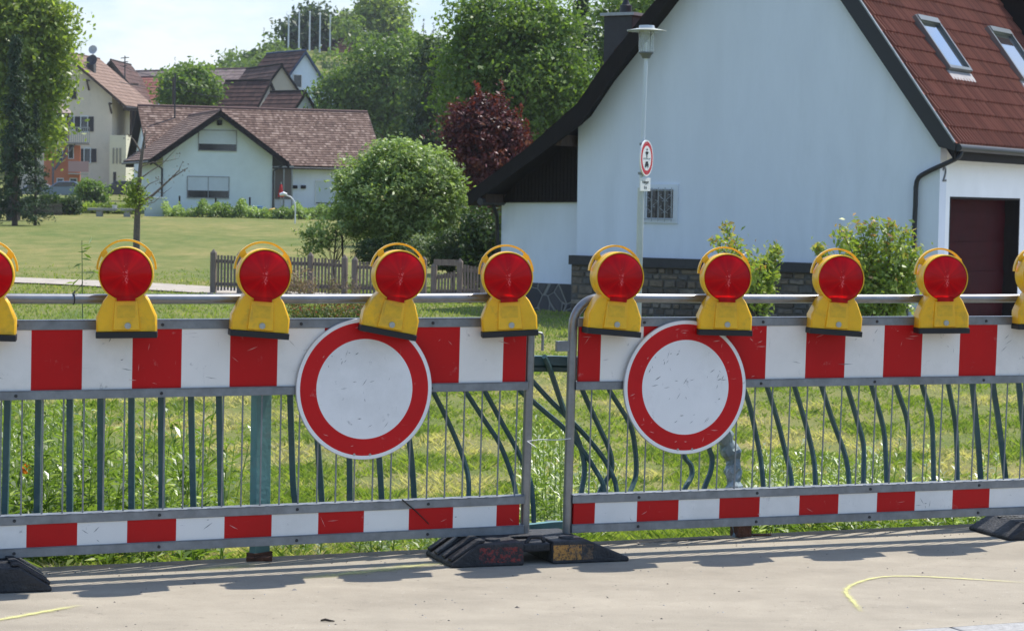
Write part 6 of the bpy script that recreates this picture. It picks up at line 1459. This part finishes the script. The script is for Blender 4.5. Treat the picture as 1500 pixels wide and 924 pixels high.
GRASS = rnd_mat('grass_blade', [(0.105, 0.165, 0.026), (0.182, 0.248, 0.044), (0.253, 0.308, 0.072), (0.352, 0.352, 0.132), (0.550, 0.462, 0.275)], rough=.55, trans=.45, spec=.3)
def noise2(X, Y, s, seed):
    r = np.random.default_rng(seed); v = np.zeros_like(X)
    for k in range(7):
        a = r.random() * 6.28; f = s * (1 + .7 * k); v += np.sin((X * np.cos(a) + Y * np.sin(a)) * f + r.random() * 6.28) / (1 + .35 * k)
    return v / 2.4
def wedge(n, y0, y1, pw=1.0, marg=2.4):
    Y = y0 + (y1 - y0) * RNG.random(n) ** pw; X = (RNG.random(n) * 2 - 1) * (Y * .232 + marg)
    off = (X - RAIL.P0.x) * RAIL.n.x + (Y - RAIL.P0.y) * RAIL.n.y; k = off < -.16
    return X[k], Y[k]
X, Y = wedge(300000, 9.4, 33, 1.2)
dry = noise2(X, Y, 1.3, 3); tuft = noise2(X, Y, 3.1, 5)
kp = RNG.random(len(X)) < np.clip(.62 + .5 * tuft, .12, 1); X, Y, dry, tuft = X[kp], Y[kp], dry[kp], tuft[kp]
h = np.clip(.055 + .03 * tuft + .03 * RNG.random(len(X)), .02, .15) * np.interp(Y, [10, 14, 24, 33], [1.1, 1.1, .95, .55])
tone = np.clip(.50 + .12 * tuft * -1 + .16 * RNG.normal(size=len(X)) + np.where(dry > .30, .5, 0) + .12 * dry, 0, 1)
blades('bank_grass', X, Y, h, np.interp(Y, [10, 33], [.009, .020]), tone, GRASS, 'tufted sunlit grass on the bank behind the railing', lean=1.6)
X, Y = wedge(72000, 33, 62, 1.1)
pth = np.array([(p.x, p.y) for p in cl]); px_ = np.interp(X, pth[:, 0], pth[:, 1]); kp = (np.abs(Y - px_) > 1.25) & (RNG.random(len(X)) > smooth(44, 62, Y) * 1.0) & ~((X > 1.0) & (Y > 41.5 - .62 * (X - 1.2))) & ~((X > -.4) & (Y > 42.6)); X, Y = X[kp], Y[kp]
tuft = noise2(X, Y, 1.2, 9)
blades('meadow_grass', X, Y, np.clip(.05 + .02 * tuft + .03 * RNG.random(len(X)), .02, .15), np.interp(Y, [33, 62], [.022, .035]), np.clip(.48 + .18 * tuft + .15 * RNG.normal(size=len(X)), 0, 1), GRASS, 'short meadow grass around the gravel path', lean=.9)
# leafy weeds with silvery tips
WEED = rnd_mat('weed_leaf', [(.10, .16, .034), (.16, .23, .05), (.24, .30, .09), (.55, .58, .44)], rough=.35, trans=.45, spec=.6)
def weed_patch(pix, n_stem, hmin, hmax, pale, size=.07):
    V, R_ = [], []; tr = []
    for k in range(n_stem):
        x0, x1, y0, y1, D0, D1 = pix[RNG.integers(0, len(pix))]
        D = D0 + (D1 - D0) * RNG.random(); x = x0 + (x1 - x0) * RNG.random(); q = ray(x, 600); X_ = q.x / q.y * D; g_ = gz(X_, D); h = RNG.uniform(hmin, hmax)
        n = int(22 + 26 * RNG.random()); f = np.linspace(.08, 1, n); a = f * 40 + RNG.random() * 6; ln = np.array([RNG.normal() * .12, RNG.normal() * .12])
        c = np.stack([X_ + ln[0] * f * h, D + ln[1] * f * h, g_ + f * h], 1); out = np.stack([np.cos(a), np.sin(a), .35 + .5 * f], 1); out = unit(out + RNG.normal(size=(n, 3)) * .25)
        s = size * (1.15 - .55 * f) * RNG.uniform(.7, 1.3, n); side = unit(np.cross(out, np.array([0, 0, 1.0])))
        up = np.cross(side, out); tipz = np.array([0, 0, -.25])
        V.append(np.stack([c, c + out * s[:, None] * .5 + side * s[:, None] * .13 + up * .004, c + (out + tipz * .6) * s[:, None], c + out * s[:, None] * .5 - side * s[:, None] * .13 + up * .004], 1))
        R_.append(np.where(RNG.random(n) < pale * (.35 + f), RNG.uniform(.85, 1, n), RNG.uniform(0, .68, n)))
        w_ = .004; tr.append(np.array([[[X_ - w_, D, g_], [X_ + w_, D, g_], [X_ + ln[0] * h + .002, D + ln[1] * h, g_ + h], [X_ + ln[0] * h - .002, D + ln[1] * h, g_ + h]]])); R_.append(np.array([.3]))
        V.append(tr[-1])
    return np.concatenate(V), np.concatenate(R_)
V1, R1 = weed_patch([(-60, 150, 0, 0, 10.2, 15.5), (-60, 330, 0, 0, 10.2, 13.0), (-60, 110, 0, 0, 14, 19)], 480, .35, .85, .05, .10)
V2, R2 = weed_patch([(770, 900, 0, 0, 12.0, 15.0), (770, 860, 0, 0, 11.2, 13)], 70, .35, .7, .42)
V3, R3 = weed_patch([(1080, 1300, 0, 0, 12.2, 15.5), (1100, 1480, 0, 0, 11.6, 13)], 120, .22, .55, .5)
V4, R4 = weed_patch([(400, 780, 0, 0, 10.6, 12.6)], 60, .1, .3, .12, .06)
o = quads_mesh('weeds', np.concatenate([V1, V2, V3, V4]), np.concatenate([R1, R2, R3, R4]), WEED); o['kind'] = 'stuff'; o['label'] = 'leafy weeds with silvery leaf tips just behind the railing'
# a lone tall weed above the top rail and an orange lily
def stalk(name, label, px, py0, py1, D, n, size, m, cat):
    B_ = at(px, py1, D); T_ = at(px + 4, py0, D); z = gz(B_.x, B_.y); B_.z = z; t = thing(name, label, cat, tuple(B_)); b = MB(); b.tube([B_, B_.lerp(T_, .5) + Vector((.02, 0, 0)), T_], [.006, .005, .002], 6); b.build('stem', mat('weed_stem', (.10, .14, .05), rough=.7), t)
    f = RNG.uniform(.35, 1, n); P = np.array(B_) + (np.array(T_) - np.array(B_)) * f[:, None] + RNG.normal(size=(n, 3)) * .04
    quads_mesh('leaves', leaf_quads(P, size, RNG, .3, .25), RNG.random(n), m, t); return t
stalk('tall_weed', 'single tall pale weed rising above the top tube near the black cable tie', 116, 352, 620, 14, 60, .07, WEED, 'weed')
L0 = at(22, 770, 10.9); z = gz(L0.x, L0.y); L0.z = z; t = thing('orange_lily', 'single orange lily flower behind the far left railing bars', 'flower', tuple(L0))
hd = at(30, 690, 10.9); b = MB(); b.tube([L0, L0.lerp(hd, .6) + Vector((-.02, 0, 0)), hd], .004, 6); b.build('stem', mat('weed_stem', (.1, .14, .05)), t)
V = []; tone = []
for k in range(6):
    a = k * math.pi / 3; d = Vector((.8 + .5 * math.cos(a), -.3 + .5 * math.sin(a) * .6, .35 + .5 * math.sin(a))).normalized(); s_ = d.cross(Vector((0, 1, .2))).normalized() * .008
    V.append([hd, hd + d * .03 + s_, hd + d * .062, hd + d * .03 - s_])
quads_mesh('petals', np.array([[list(v) for v in q] for q in V]), np.full(6, .5), rnd_mat('lily_petal', [(.65, .16, .02), (.75, .25, .04)], trans=.4), t)
V = []
for k in range(16):
    a = k * 2.4; f = .05 + .8 * k / 16; p = L0.lerp(hd, f); d = Vector((math.cos(a), math.sin(a) * .6, .25)).normalized(); s_ = d.cross(Vector((0, 0, 1))).normalized() * .012; L_ = .13 * (1.1 - f * .6)
    V.append([p, p + d * L_ * .5 + s_ + Vector((0, 0, .01)), p + d * L_ - Vector((0, 0, .02)), p + d * L_ * .5 - s_ + Vector((0, 0, .01))])
quads_mesh('leaves', np.array([[list(v) for v in q] for q in V]), RNG.uniform(.5, 1, 16), WEED, t)

# ------------------------------------------------------------------ thin summer haze over the village
HZ_ = MB(); HZ_.box((0, 155, 24), (330, 420, 60)); hzm = bpy.data.materials.new('haze'); hzm.use_nodes = True; ht = hzm.node_tree; ht.nodes.clear()
ho = N(ht, 'ShaderNodeOutputMaterial'); hv = N(ht, 'ShaderNodeVolumePrincipled'); hv.inputs['Color'].default_value = (.86, .92, 1, 1); hv.inputs['Density'].default_value = .0002; hv.inputs['Anisotropy'].default_value = .3
ht.links.new(hv.outputs[0], ho.inputs['Volume']); o = HZ_.build('haze', hzm); o['kind'] = 'stuff'; o['label'] = 'thin summer haze over the village'
